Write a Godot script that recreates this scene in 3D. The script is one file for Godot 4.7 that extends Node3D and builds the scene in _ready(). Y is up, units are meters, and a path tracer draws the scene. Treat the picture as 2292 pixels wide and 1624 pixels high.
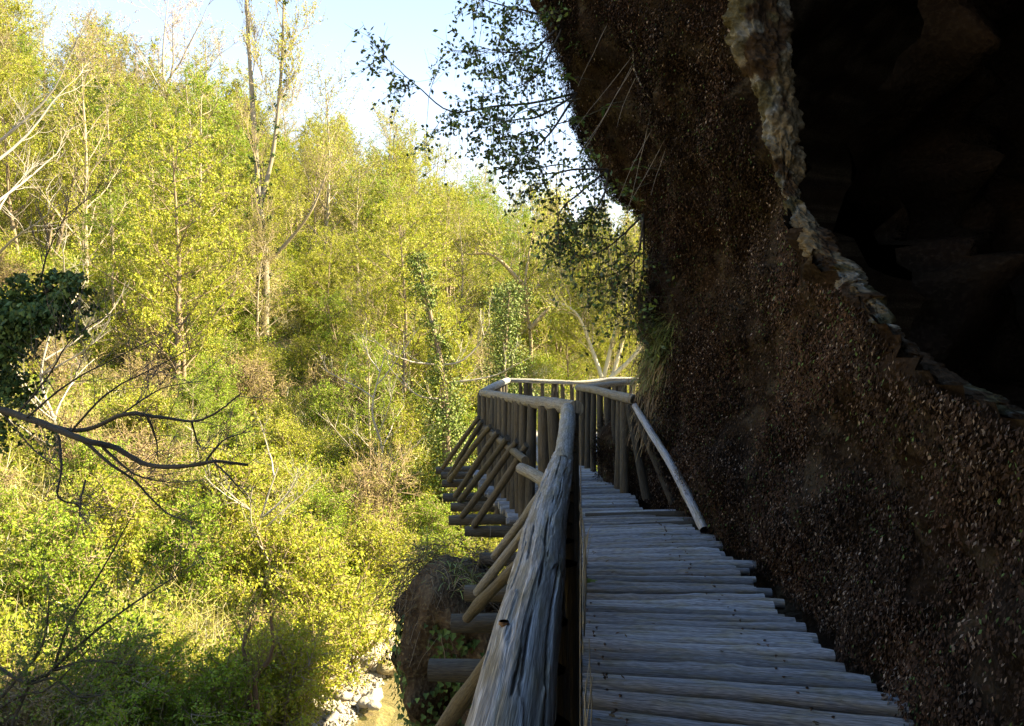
extends Node3D
# A log boardwalk under a dark overhanging cliff, looking across a ravine to a sunlit spring wood.
# World: y up, deck at y = 0, camera looks along -z. "zf" below means metres forward (= -z).

const EYE := 1.47
const FL := 1731.0      # focal length in the units of a 2292 x 1624 sketch of the photograph
var rng := RandomNumberGenerator.new()
var nz := FastNoiseLite.new()
var nf := FastNoiseLite.new()
var M := {}
var used := {}

# ------------------------------------------------------------------ mesh collecting
class MB:
	var v := PackedVector3Array()
	var n := PackedVector3Array()
	var uv := PackedVector2Array()
	var c := PackedColorArray()
	var ix := PackedInt32Array()
	func mesh(smooth := true) -> ArrayMesh:
		var a := []
		a.resize(Mesh.ARRAY_MAX)
		a[Mesh.ARRAY_VERTEX] = v
		if smooth and n.size() == v.size(): a[Mesh.ARRAY_NORMAL] = n
		if uv.size() == v.size(): a[Mesh.ARRAY_TEX_UV] = uv
		if c.size() == v.size(): a[Mesh.ARRAY_COLOR] = c
		a[Mesh.ARRAY_INDEX] = ix
		var m := ArrayMesh.new()
		m.add_surface_from_arrays(Mesh.PRIMITIVE_TRIANGLES, a)
		return m

# a tapered tube along points; u runs round, v along in metres
func tube(m: MB, pts: PackedVector3Array, rad: PackedFloat32Array, sides: int, col := Color.WHITE, caps := false, bump := 0.0, v0 := 0.0) -> void:
	var k := pts.size()
	var t0 := (pts[1] - pts[0]).normalized()
	var up := Vector3.UP if absf(t0.y) < 0.9 else Vector3.RIGHT
	var a := t0.cross(up).normalized()
	var along := v0
	var base := m.v.size()
	for i in k:
		var t: Vector3
		if i == 0: t = t0
		elif i == k - 1: t = (pts[i] - pts[i - 1]).normalized()
		else: t = (pts[i + 1] - pts[i - 1]).normalized()
		if i > 0: along += pts[i].distance_to(pts[i - 1])
		a = (a - t * a.dot(t)).normalized()
		var b := t.cross(a)
		var r := rad[i]
		for j in sides + 1:
			var w := TAU * j / sides
			var o := a * cos(w) + b * sin(w)
			var rr := r
			if bump > 0.0: rr *= 1.0 + bump * nf.get_noise_3d((pts[i].x + o.x * r) * 40.0, (pts[i].y + o.y * r) * 40.0, (pts[i].z + o.z * r) * 40.0)
			m.v.append(pts[i] + o * rr)
			m.n.append(o)
			m.uv.append(Vector2(float(j) / sides, along))
			m.c.append(col)
	for i in k - 1:
		for j in sides:
			var p := base + i * (sides + 1) + j
			var q := p + sides + 1
			m.ix.append_array([p, q, p + 1, p + 1, q, q + 1])
	if caps:
		for e in 2:
			var i: int = 0 if e == 0 else k - 1
			var t: Vector3 = -t0 if e == 0 else (pts[k - 1] - pts[k - 2]).normalized()
			var s := m.v.size()
			m.v.append(pts[i] + t * rad[i] * 0.12); m.n.append(t); m.uv.append(Vector2(0.2, 0.2)); m.c.append(col)
			for j in sides + 1:
				var src := base + i * (sides + 1) + j
				m.v.append(m.v[src]); m.n.append(t); m.uv.append(Vector2(0.2 + 0.05 * cos(TAU * j / sides), 0.2 + 0.03 * sin(TAU * j / sides))); m.c.append(col)
			for j in sides:
				m.ix.append_array([s, s + 1 + j, s + 2 + j])

func leaf(m: MB, p: Vector3, d: Vector3, side: Vector3, l: float, w: float, col: Color) -> void:
	var s := m.v.size()
	var mid := p + d * (l * 0.45)
	m.v.append(p); m.v.append(mid + side * w * 0.5); m.v.append(p + d * l); m.v.append(mid - side * w * 0.5)
	m.c.append(col); m.c.append(col); m.c.append(col); m.c.append(col)
	m.ix.append(s); m.ix.append(s + 1); m.ix.append(s + 2); m.ix.append(s); m.ix.append(s + 2); m.ix.append(s + 3)

# a leaf with a folded midrib and a drooping tip
func big_leaf(m: MB, p: Vector3, d: Vector3, side: Vector3, l: float, w: float, col: Color) -> void:
	var up := side.cross(d).normalized()
	var s := m.v.size()
	var prof := [0.0, 0.75, 1.0, 0.7, 0.0]
	for i in 5:
		var t := i / 4.0
		var c := p + d * l * t - Vector3.UP * l * 0.22 * t * t
		m.v.append(c + side * w * 0.5 * prof[i] + up * w * 0.14 * prof[i])
		m.v.append(c)
		m.v.append(c - side * w * 0.5 * prof[i] + up * w * 0.14 * prof[i])
		for q in 3: m.c.append(col)
	for i in 4:
		var a := s + i * 3
		m.ix.append_array([a, a + 3, a + 1, a + 1, a + 3, a + 4, a + 1, a + 4, a + 2, a + 2, a + 4, a + 5])

func ivy_leaf(m: MB, p: Vector3, d: Vector3, side: Vector3, l: float, col: Color) -> void:
	var s := m.v.size()
	var up := side.cross(d)
	for o in [[0.0, 0.05], [0.42, 0.0], [0.5, 0.32], [0.28, 0.5], [0.0, 1.0], [-0.28, 0.5], [-0.5, 0.32], [-0.42, 0.0]]:
		m.v.append(p + side * (o[0] * l) + d * (o[1] * l) + up * absf(o[0]) * l * 0.25)
		m.c.append(col)
	m.ix.append_array([s, s + 1, s + 2, s, s + 2, s + 3, s, s + 3, s + 4, s, s + 4, s + 5, s, s + 5, s + 6, s, s + 6, s + 7])

func rv() -> Vector3:
	var z := rng.randf_range(-1, 1)
	var a := rng.randf() * TAU
	var r := sqrt(1 - z * z)
	return Vector3(r * cos(a), z, r * sin(a))

func rr(a: float, b: float) -> float:
	return rng.randf_range(a, b)

func ss(a: float, b: float, x: float) -> float:
	var t := clampf((x - a) / (b - a), 0.0, 1.0)
	return t * t * (3.0 - 2.0 * t)

func table(x: float, xs: Array, ys: Array) -> float:
	if x <= xs[0]: return ys[0]
	for i in range(1, xs.size()):
		if x <= xs[i]:
			return lerpf(ys[i - 1], ys[i], (x - xs[i - 1]) / (xs[i] - xs[i - 1]))
	return ys[-1]

# a point of the sketch at a depth, and at a drop below the eye
func P(xv: float, yv: float, z: float) -> Vector3:
	return Vector3((xv - 1146.0) / FL * z, EYE + (800.0 - yv) / FL * z, -z)

func PD(xv: float, yv: float, drop: float) -> Vector3:
	return P(xv, yv, drop * FL / (yv - 800.0))

# ------------------------------------------------------------------ naming
func numbered(called: String) -> String:
	if not used.has(called):
		used[called] = 0
		return called
	used[called] += 1
	return "%s_%03d" % [called, used[called]]

func tag(o: Node, label: String, category: String, group := "", kind := "") -> Node:
	o.set_meta("label", label)
	if category != "": o.set_meta("category", category)
	if group != "": o.set_meta("group", group)
	if kind != "": o.set_meta("kind", kind)
	return o

func thing(called: String, label: String, category: String, at := Vector3.ZERO, group := "") -> Node3D:
	var o := Node3D.new()
	o.name = numbered(called)
	add_child(o)
	o.position = at
	tag(o, label, category, group)
	return o

func part(called: String, mesh: Mesh, mat: Material, parent: Node) -> MeshInstance3D:
	var o := MeshInstance3D.new()
	o.name = called if parent != self else numbered(called)
	o.mesh = mesh
	o.material_override = mat
	parent.add_child(o, true)
	return o

func structure(called: String, mesh: Mesh, mat: Material, label := "") -> MeshInstance3D:
	var o := part(called, mesh, mat, self)
	o.set_meta("kind", "structure")
	if label != "": o.set_meta("label", label)
	return o

# ------------------------------------------------------------------ materials
func lin(r: float, g: float, b: float) -> Color:
	return Color(r, g, b).linear_to_srgb()

func noise_img(w: int, h: int, seed_: int, freq: float, oct := 4, ridged := false) -> Image:
	var f := FastNoiseLite.new()
	f.seed = seed_
	f.frequency = freq
	f.fractal_octaves = oct
	f.fractal_type = FastNoiseLite.FRACTAL_RIDGED if ridged else FastNoiseLite.FRACTAL_FBM
	return f.get_seamless_image(w, h)

func wood_textures() -> void:
	# grain that runs along v: fine noise squeezed across, stretched along, with long drying cracks and blotches
	var w := 512
	var h := 512
	var g := noise_img(512, 48, 3, 0.05, 4); g.resize(w, h, Image.INTERPOLATE_CUBIC)
	var f := noise_img(512, 96, 8, 0.16, 3); f.resize(w, h, Image.INTERPOLATE_CUBIC)
	var ck := noise_img(512, 40, 12, 0.022, 2, true); ck.resize(w, h, Image.INTERPOLATE_CUBIC)
	var bl := noise_img(256, 256, 21, 0.014, 4); bl.resize(w, h, Image.INTERPOLATE_CUBIC)
	var col := Image.create(w, h, false, Image.FORMAT_RGB8)
	var hi := Image.create(w, h, false, Image.FORMAT_RGB8)
	for y in h:
		for x in w:
			var a := g.get_pixel(x, y).r
			var b := f.get_pixel(x, y).r
			var k := ck.get_pixel(x, y).r
			var q := bl.get_pixel(x, y).r
			var crack := ss(0.90, 0.975, k)
			var t := 0.74 + 0.36 * (a - 0.5) + 0.5 * (b - 0.5)
			t = clampf(t, 0.2, 1.0) * (1.0 - 0.3 * crack)
			var warm := clampf((q - 0.42) * 2.2, 0.0, 1.0)
			col.set_pixel(x, y, Color(t * (1.0 - 0.05 * warm), t * (1.0 - 0.09 * warm), t * (1.0 - 0.2 * warm)))
			var hh := clampf(0.55 + 0.35 * (a - 0.5) + 0.5 * (b - 0.5) - 0.55 * crack, 0.0, 1.0)
			hi.set_pixel(x, y, Color(hh, hh, hh))
	M.wood_c = ImageTexture.create_from_image(col)
	M.wood_h = ImageTexture.create_from_image(hi)

func wood(tint: Color, relief := 0.5, vscale := 1.0, rough := 0.8) -> StandardMaterial3D:
	var m := StandardMaterial3D.new()
	m.albedo_color = tint
	m.albedo_texture = M.wood_c
	m.heightmap_enabled = true
	m.heightmap_texture = M.wood_h
	m.heightmap_scale = relief
	m.roughness = rough
	m.uv1_scale = Vector3(1, vscale, 1)
	return m

func mottled(a: Color, b: Color, c: Color, scale_: float, relief: float, seed_: int, rough := 0.95) -> StandardMaterial3D:
	var w := 512
	var big := noise_img(w, w, seed_, 0.008, 5)
	var fine := noise_img(w, w, seed_ + 1, 0.05, 4)
	var col := Image.create(w, w, false, Image.FORMAT_RGB8)
	var hi := Image.create(w, w, false, Image.FORMAT_RGB8)
	for y in w:
		for x in w:
			var p := big.get_pixel(x, y).r
			var q := fine.get_pixel(x, y).r
			var cc := a.lerp(b, ss(0.35, 0.65, p * 0.5 + q * 0.5)).lerp(c, ss(0.6, 0.75, q))
			col.set_pixel(x, y, cc)
			var hh := clampf(0.4 * p + 0.6 * q, 0, 1)
			hi.set_pixel(x, y, Color(hh, hh, hh))
	var m := StandardMaterial3D.new()
	m.albedo_texture = ImageTexture.create_from_image(col)
	m.heightmap_enabled = true
	m.heightmap_texture = ImageTexture.create_from_image(hi)
	m.heightmap_scale = relief
	m.roughness = rough
	m.uv1_triplanar = true
	m.uv1_world_triplanar = true
	m.uv1_scale = Vector3.ONE * scale_
	return m

func leafy(tint := Color.WHITE, through := 0.6, rough := 0.5, spec := 0.5) -> StandardMaterial3D:
	var m := StandardMaterial3D.new()
	m.albedo_color = tint
	m.vertex_color_use_as_albedo = true
	m.roughness = rough
	m.metallic_specular = spec
	m.cull_mode = BaseMaterial3D.CULL_DISABLED
	if through > 0.0:
		m.backlight_enabled = true
		m.backlight = Color(through, through, through)
	return m

func bark(tint: Color) -> StandardMaterial3D:
	var m := StandardMaterial3D.new()
	m.albedo_color = tint
	m.vertex_color_use_as_albedo = true
	m.roughness = 0.9
	return m

func make_materials() -> void:
	wood_textures()
	M.deck = [wood(lin(0.60, 0.62, 0.67), 0.2), wood(lin(0.50, 0.52, 0.57), 0.2), wood(lin(0.33, 0.34, 0.37), 0.25), wood(lin(0.52, 0.50, 0.50), 0.2), wood(lin(0.70, 0.72, 0.78), 0.2)]
	M.rail = wood(lin(0.50, 0.50, 0.49), 1.0, 0.5)
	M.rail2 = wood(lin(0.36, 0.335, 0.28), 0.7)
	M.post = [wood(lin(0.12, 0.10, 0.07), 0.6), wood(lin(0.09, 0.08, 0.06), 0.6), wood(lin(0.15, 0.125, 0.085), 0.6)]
	M.pale = wood(lin(0.72, 0.74, 0.80), 0.3)
	M.wire = StandardMaterial3D.new()
	M.wire.albedo_color = lin(0.25, 0.25, 0.25); M.wire.metallic = 0.6; M.wire.roughness = 0.5
	M.iron = StandardMaterial3D.new()
	M.iron.albedo_color = lin(0.20, 0.13, 0.09); M.iron.metallic = 0.5; M.iron.roughness = 0.6
	M.soil = mottled(lin(0.20, 0.15, 0.07), lin(0.30, 0.24, 0.11), lin(0.32, 0.31, 0.12), 0.35, 6.0, 31)
	M.rock = mottled(lin(0.24, 0.22, 0.19), lin(0.36, 0.34, 0.30), lin(0.50, 0.48, 0.44), 0.8, 3.0, 41)
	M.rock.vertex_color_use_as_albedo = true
	M.rock.metallic_specular = 0.08

	M.earth = mottled(lin(0.05, 0.036, 0.024), lin(0.09, 0.065, 0.04), lin(0.13, 0.105, 0.06), 0.9, 3.0, 51)
	M.earth.metallic_specular = 0.15
	M.stone = mottled(lin(0.20, 0.175, 0.14), lin(0.31, 0.285, 0.245), lin(0.42, 0.40, 0.36), 2.6, 1.5, 61)
	M.bed = mottled(lin(0.10, 0.075, 0.035), lin(0.20, 0.15, 0.07), lin(0.30, 0.24, 0.13), 0.9, 3.0, 71)
	M.water = StandardMaterial3D.new()
	M.water.albedo_color = Color(0.30, 0.31, 0.14, 0.32)
	M.water.transparency = BaseMaterial3D.TRANSPARENCY_ALPHA
	M.water.roughness = 0.06
	var rip := noise_img(256, 256, 81, 0.03, 3)
	rip.bump_map_to_normal_map(3.0)
	M.water.normal_enabled = true
	M.water.normal_texture = ImageTexture.create_from_image(rip)
	M.water.uv1_triplanar = true; M.water.uv1_world_triplanar = true; M.water.uv1_scale = Vector3.ONE * 0.7
	M.bark = bark(Color.WHITE)
	M.leaf = leafy(Color.WHITE, 0.9, 0.55, 0.35)
	M.dull = leafy(Color.WHITE, 0.2, 0.7)
	M.ivy = leafy(Color.WHITE, 0.25, 0.5, 0.2)
	M.litter = leafy(Color.WHITE, 0.0, 0.75, 0.12)

# ------------------------------------------------------------------ terrain and cliff
const KZ := [6.0, 14.5, 18.0, 22.0, 30.0, 40.0, 300.0]
const KX := [-3.4, -2.25, -1.7, 0.8, 7.84, 16.6, 245.0]

func creek_x(zf: float) -> float:
	return table(zf, KZ, KX)

func creek_d(x: float, zf: float) -> float:
	return (creek_x(zf) - x) * lerpf(0.95, 0.75, ss(16.0, 24.0, zf))

func ground_y(x: float, zf: float) -> float:
	var d := creek_d(x, zf)
	var y := -7.0
	if d > 1.2:
		var t := 0.66 * (x + 3.6) + 0.75 * (zf - 17.0)
		var fall := clampf(1.03 - 0.0052 * (t - 8.0), 0.5, 1.08)
		var e := maxf(0.0, d - 2.2)
		var up := 0.56 * e if e < 35.0 else 0.56 * 35.0 + 6.0 * (1.0 - exp(-(e - 35.0) / 12.0)) - 0.12 * (e - 35.0)
		y += up * fall + 0.12 * minf(d - 1.2, 1.0)
		y += minf(1.0, e * 0.4) * (nz.get_noise_2d(x * 1.2, zf * 1.2) * 1.4)
	elif d < -1.2:
		y += minf(0.45 * (-d - 1.2), 4.0)
		y += minf(1.0, (-d - 1.2) * 0.4) * nz.get_noise_2d(x * 2.0, zf * 2.0) * 0.6
	else:
		y -= 0.35 * (1.0 - ss(0.4, 1.2, absf(d)))
	y += nf.get_noise_2d(x * 6.0, zf * 6.0) * 0.08
	return y + EYE

func ground_at(x: float, zf: float) -> Vector3:
	return Vector3(x, ground_y(x, zf), -zf)

const CY := [-8.0, -3.0, -1.85, -1.7, -0.1, 0.4, 0.7, 1.03, 1.37, 1.62, 1.96, 2.31, 2.55, 2.95, 3.44, 3.63, 3.93, 5.0, 7.0, 9.0, 12.0]
const CX := [0.9, 0.8, 0.85, 1.55, 1.55, 1.6, 1.63, 1.6, 1.53, 1.45, 1.08, 0.98, 0.8, 0.64, 0.6, 0.43, 0.26, 0.15, 0.5, 1.4, 3.5]
const MY := [-8.0, -3.0, -1.9, -1.72, 0.0, 1.0, 2.0, 3.0, 4.0, 5.0, 7.0, 9.0, 12.0]
const MX := [0.7, 0.45, 0.5, 1.74, 1.80, 1.70, 1.45, 1.10, 0.85, 0.75, 1.0, 1.8, 3.5]  # below deck level an added rock ledge juts out to darken the log gaps
const NX := [0.7, 0.45, 0.5, 1.72, 1.76, 1.80, 1.78, 1.74, 1.5, 1.4, 1.5, 2.0, 3.5]
const RY := [-0.5, -0.2, -0.07, 0.07, 0.2, 0.34, 0.48, 0.73, 1.03, 1.32, 1.63, 2.0, 2.41, 3.2]
const RZ := [1.8, 2.6, 3.07, 3.41, 3.65, 3.9, 4.15, 4.52, 4.83, 4.95, 5.03, 5.08, 5.05, 4.9]

func alcove(zf: float, y: float) -> float:
	var zr := table(y, RY, RZ)
	return (1.0 - ss(zr - 0.9, zr + 0.05, zf)) * ss(-2.2, -0.6, zf)

func in_hole(zf: float, y: float) -> bool:
	return zf < table(y, RY, RZ) - 0.03 and zf > 0.2 and y > -0.5 and y < 3.3

func rim(zf: float, y: float) -> float:
	# 1 along the bare lip of the overhang
	var zr := table(y, RY, RZ)
	return ss(zr - 0.22, zr - 0.12, zf) * (1.0 - ss(zr + 0.12, zr + 0.32, zf)) * ss(0.1, 0.5, y)

func wall_x(zf: float, y: float) -> float:
	var xc := table(y, CY, CX)
	var xm := table(y, MY, MX)
	var xn := table(y, MY, NX)
	var x := lerpf(xm, xc, ss(6.3, 8.4, zf)) if zf > 6.3 else lerpf(xn, xm, ss(4.6, 6.3, zf))
	# added unseen roof and rear wall of rock that block light from behind
	x = lerpf(x, -0.9, ss(2.0, 2.9, y) * (1.0 - ss(4.5, 7.0, y)) * (1.0 - ss(0.6, 3.0, zf)))
	return lerpf(x, -3.2, ss(-1.4, -0.9, y) * (1.0 - ss(5.0, 8.0, y)) * (1.0 - ss(-1.6, -0.7, zf)))

const PS := [-9.0, 8.5, 9.4, 10.4, 12.2, 14.5, 18.0, 24.0, 40.0]
const PX := [1.7, 1.7, 1.95, 2.6, 3.8, 5.4, 9.3, 10.0, 10.0]
const PZ := [-9.0, 8.5, 9.3, 10.1, 11.6, 13.2, 14.2, 9.0, -9.0]
const PNX := [-1.0, -1.0, -0.8, -0.6, -0.6, -0.4, 0.4, 1.0, 1.0]
const PNZ := [0.0, 0.0, 0.55, 0.8, 0.8, 0.9, 0.9, 0.2, 0.0]

func cliff_at(s: float, y: float) -> Vector3:
	# y is relative to the eye
	var off := 1.7 - wall_x(minf(s, 8.5), y)
	var px := table(s, PS, PX)
	var pz := table(s, PS, PZ)
	var n := Vector2(table(s, PS, PNX), table(s, PS, PNZ)).normalized()
	var q := Vector3(px + n.x * off, y, pz + n.y * off)
	var rough := nz.get_noise_3d(q.x * 9.0, q.y * 9.0, q.z * 9.0) * 0.34 + nf.get_noise_3d(q.x * 14.0, q.y * 14.0, q.z * 14.0) * 0.13 + nf.get_noise_3d(q.x * 50.0, q.y * 50.0, q.z * 50.0) * 0.05
	var r := rim(s, y)
	rough += r * (nf.get_noise_3d(q.x * 30.0, q.y * 18.0, q.z * 30.0) * 0.16)
	# keep the foot clear of the deck
	var foot := (1.0 - ss(-1.5, -0.7, y)) * ss(-2.2, -2.0, y)
	if foot > 0.0: rough = lerpf(rough, minf(rough, 0.0), foot)
	off += rough + 0.75 * ss(8.3, 9.3, s) * (1.0 - ss(11.0, 13.0, s)) * (1.0 - ss(-1.1, -0.2, y))
	# past the corner the unseen cliff is kept low, so sun reaches the shrubs
	var low := ss(9.6, 11.5, s) * (1.0 - ss(19.0, 23.0, s))
	if low > 0.0 and y > 2.0: y = lerpf(y, 2.0 + (y - 2.0) * 0.3, low)
	return Vector3(px + n.x * off, y + EYE, -(pz + n.y * off))

func build_setting() -> void:
	# the ravine and the far hillside as one sheet
	var m := MB.new()
	var xs := PackedFloat32Array()
	var zs := PackedFloat32Array()
	var x := -160.0
	while x < 160.0:
		xs.append(x)
		x += 0.5 if absf(x + 4.0) < 9.0 else (1.2 if absf(x) < 45.0 else 5.0)
	var z := -20.0
	while z < 260.0:
		zs.append(z)
		z += 0.5 if z > 10.0 and z < 24.0 else (1.2 if z < 90.0 else 6.0)
	for j in zs.size():
		for i in xs.size():
			m.v.append(ground_at(xs[i], zs[j]))
	var w := xs.size()
	for j in zs.size() - 1:
		for i in w - 1:
			var p := j * w + i
			m.ix.append_array([p, p + 1, p + w, p + 1, p + w + 1, p + w])
	smooth_normals(m)
	structure("hillside", m.mesh(), M.soil, "leaf littered hillside rising beyond the creek")
	# creek bed and water
	for pass_ in 2:
		var c := MB.new()
		for i in 120:
			var cz0 := 6.0 + i * 0.25
			for j in 7:
				var d := -1.2 + 2.4 * j / 6.0
				var cz := cz0
				var cx := creek_x(cz) - d / 0.9
				c.v.append(Vector3(cx, (ground_y(cx, cz) + 0.012) if pass_ == 0 else -7.0 + EYE - 0.08, -cz))
		for i in 119:
			for j in 6:
				var p := i * 7 + j
				c.ix.append_array([p, p + 1, p + 7, p + 1, p + 8, p + 7])
		smooth_normals(c)
		structure("creek_bed" if pass_ == 0 else "creek_water", c.mesh(), M.bed if pass_ == 0 else M.water)
	# cliff
	var ys := PackedFloat32Array()
	var yy := -9.0
	while yy < 12.01:
		ys.append(yy)
		yy += 0.05 if yy > -1.8 and yy < 4.4 else 0.25
	var st := PackedFloat32Array()
	var s := -9.0
	while s < 40.0:
		st.append(s)
		s += 0.05 if s > 1.5 and s < 9.6 else (0.2 if s < 14.0 else 1.0)
	var k := MB.new()
	for i in st.size():
		for j in ys.size():
			var p := cliff_at(st[i], ys[j])
			k.v.append(p)
			var g := nf.get_noise_3d(p.x * 25.0, p.y * 25.0, p.z * 25.0)
			var hue := nf.get_noise_3d(p.x * 12.0 + 50.0, p.y * 12.0, p.z * 12.0)
			var dark_rock := Color(0.084, 0.062, 0.046).lerp(Color(0.060, 0.049, 0.040), clampf(0.5 + hue * 2.0, 0.0, 1.0))  # dark multipliers over the pale rock texture, mixed by noise
			k.c.append(dark_rock.lerp(Color(0.16, 0.135, 0.105), ss(0.12, 0.3, g)))
		# over the top to the middle of the massif, so that it is closed
		var top := k.v[k.v.size() - 1]
		for e in 3:
			var f := (e + 1) / 3.0
			k.v.append(Vector3(lerpf(top.x, 5.5, f), top.y + 0.4 * f, lerpf(top.z, minf(maxf(top.z, -6.0), 9.0), f)))
			k.c.append(Color(0.1, 0.1, 0.08))
	var hh := ys.size() + 3
	for i in st.size() - 1:
		for j in hh - 1:
			if j < ys.size() - 1 and in_hole(st[i], ys[j]): continue
			var p := i * hh + j
			k.ix.append_array([p, p + 1, p + hh, p + 1, p + hh + 1, p + hh])
	# the cave behind the opening
	var c0 := k.v.size()
	var cw := 120
	var ch := 70
	for j in ch + 1:
		for i in cw:
			var th := PI * j / ch
			var ph := TAU * i / cw
			var d := Vector3(sin(th) * cos(ph), cos(th), sin(th) * sin(ph))
			var q := Vector3(4.1, 1.5, 2.6) + d * Vector3(2.6, 2.5, 4.2)
			var gr := 1.0 + nf.get_noise_3d(q.x * 7.0, q.y * 7.0, q.z * 7.0) * 0.35 + nf.get_noise_3d(q.x * 22.0, q.y * 22.0, q.z * 22.0) * 0.10
			q = Vector3(4.1, 1.5, 2.6) + d * Vector3(2.6, 2.5, 4.2) * gr
			k.v.append(Vector3(q.x, q.y + EYE, -q.z))
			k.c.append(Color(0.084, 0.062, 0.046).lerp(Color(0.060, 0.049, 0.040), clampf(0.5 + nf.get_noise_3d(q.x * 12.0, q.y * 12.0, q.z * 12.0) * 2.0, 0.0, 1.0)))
	for j in ch:
		for i in cw:
			var p := c0 + j * cw + i
			var q := c0 + j * cw + (i + 1) % cw
			if minf(minf(k.v[p].x, k.v[q].x), minf(k.v[p + cw].x, k.v[q + cw].x)) < 2.75: continue
			k.ix.append_array([p, p + cw, q, q, p + cw, q + cw])
	smooth_normals(k)
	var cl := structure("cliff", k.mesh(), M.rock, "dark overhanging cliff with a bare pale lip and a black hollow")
	# the bare tufa lip of the overhang: lumpy, pitted, drawn out downwards
	var lip := []
	for e in [[1636, -180, 4.95, 0.21], [1642, -60, 5.0, 0.20], [1648, 60, 5.05, 0.18], [1674, 160, 5.08, 0.15], [1704, 250, 5.03, 0.115], [1726, 340, 4.95, 0.09], [1742, 430, 4.83, 0.08], [1786, 520, 4.52, 0.085], [1844, 602, 4.15, 0.09], [1886, 656, 3.9, 0.08], [1938, 714, 3.65, 0.078], [1996, 776, 3.41, 0.075], [2095, 852, 3.07, 0.07], [2275, 942, 2.6, 0.065], [2440, 1010, 2.3, 0.06]]:
		lip.append([e[0] + 0.9 * e[3] * FL / e[2], e[1], e[2] - 0.02, e[3]])
	var pts := []
	for e in lip: pts.append(P(e[0], e[1], e[2]))
	var cv := Curve3D.new()
	for i in pts.size():
		var t: Vector3 = (pts[mini(i + 1, pts.size() - 1)] - pts[maxi(i - 1, 0)]) / 6.0
		cv.add_point(pts[i], -t, t)
	var crag := FastNoiseLite.new()
	crag.noise_type = FastNoiseLite.TYPE_CELLULAR
	crag.cellular_return_type = FastNoiseLite.RETURN_DISTANCE2_SUB
	crag.cellular_jitter = 1.0
	crag.frequency = 1.0
	crag.seed = 9
	var lm := MB.new()
	var rows := 0
	var sides := 110
	for i in pts.size() - 1:
		var sub := 34
		for e in sub:
			var f := float(e) / sub
			var p := cv.sample(i, f)
			var r := lerpf(lip[i][3], lip[i + 1][3], f)
			for j in sides:
				var a := TAU * j / sides
				var o := Vector3(cos(a), 0, sin(a))
				var q := p + o * r
				var warp := Vector3(nf.get_noise_3d(q.x * 20.0, q.y * 20.0, q.z * 20.0), nf.get_noise_3d(q.x * 20.0 + 40.0, q.y * 20.0, q.z * 20.0), nf.get_noise_3d(q.x * 20.0, q.y * 20.0 + 40.0, q.z * 20.0)) * 0.16
				var u := q + warp
				var g := (crag.get_noise_3d(u.x * 8.0, u.y * 4.0, u.z * 8.0) + 0.75) * 0.13 + (crag.get_noise_3d(u.x * 24.0, u.y * 12.0, u.z * 24.0) + 0.75) * 0.045
				g += nf.get_noise_3d(q.x * 16.0, q.y * 9.0, q.z * 16.0) * 0.9 * r + nf.get_noise_3d(q.x * 160.0, q.y * 120.0, q.z * 160.0) * 0.012
				lm.v.append(p + o * maxf(0.01, r * 0.85 + g))
				var hue := nf.get_noise_3d(q.x * 30.0 + 90.0, q.y * 22.0, q.z * 30.0)
				var cc := Color(0.46, 0.47, 0.45).lerp(Color(0.34, 0.29, 0.20), ss(-0.05, 0.15, hue)).lerp(Color(0.19, 0.18, 0.11), ss(0.0, 0.2, -hue))
				var soil := ss(0.0, 0.10, nf.get_noise_3d(q.x * 26.0, q.y * 20.0 + 30.0, q.z * 26.0) - 0.04 + 0.045 * maxf(0.0, i + f - 8.0))
				lm.c.append(cc.lerp(Color(0.12, 0.09, 0.065), soil))
			rows += 1
	for i in rows - 1:
		for j in sides:
			var p := i * sides + j
			var q := i * sides + (j + 1) % sides
			lm.ix.append_array([p, q, p + sides, q, q + sides, p + sides])
	smooth_normals(lm)
	part("tufa_lip", lm.mesh(), M.rock, cl)

func smooth_normals(m: MB) -> void:
	m.n.resize(m.v.size())
	for i in range(0, m.ix.size(), 3):
		var a := m.ix[i]; var b := m.ix[i + 1]; var c := m.ix[i + 2]
		var q := (m.v[b] - m.v[a]).cross(m.v[c] - m.v[a])
		m.n[a] += q; m.n[b] += q; m.n[c] += q
	for i in m.n.size():
		m.n[i] = -m.n[i].normalized()

# ------------------------------------------------------------------ logs
func log_mesh(a: Vector3, b: Vector3, ra: float, rb: float, sides := 10, segs := 8, bend := 0.02, knots := 0.10) -> MB:
	var m := MB.new()
	var pts := PackedVector3Array()
	var rad := PackedFloat32Array()
	var d := (b - a).normalized()
	var u := d.cross(Vector3.UP if absf(d.y) < 0.9 else Vector3.RIGHT).normalized()
	var w := d.cross(u)
	var p1 := rr(0, 9); var p2 := rr(0, 9)
	var f1 := rr(1.5, 4.0); var f2 := rr(1.5, 4.0)
	var L := a.distance_to(b)
	for i in segs + 1:
		var t := float(i) / segs
		pts.append(a.lerp(b, t) + u * bend * sin(p1 + f1 * t * L) * 0.7 + w * bend * sin(p2 + f2 * t * L) * 0.5)
		var r := lerpf(ra, rb, t) * (1.0 + 0.05 * sin(p2 * 3.0 + t * L * 9.0))
		if rng.randf() < 0.10: r *= 1.0 + knots * rr(1.0, 2.2)
		if i == 0 or i == segs: r *= 0.93
		rad.append(r)
	tube(m, pts, rad, sides, Color.WHITE, true, 0.10, rr(0, 7))
	return m

func log_part(called: String, a: Vector3, b: Vector3, ra: float, rb: float, mat: Material, parent: Node, sides := 9, segs := 6, bend := 0.012) -> MeshInstance3D:
	return part(called, log_mesh(a, b, ra, rb, sides, segs, bend).mesh(), mat, parent)

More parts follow.
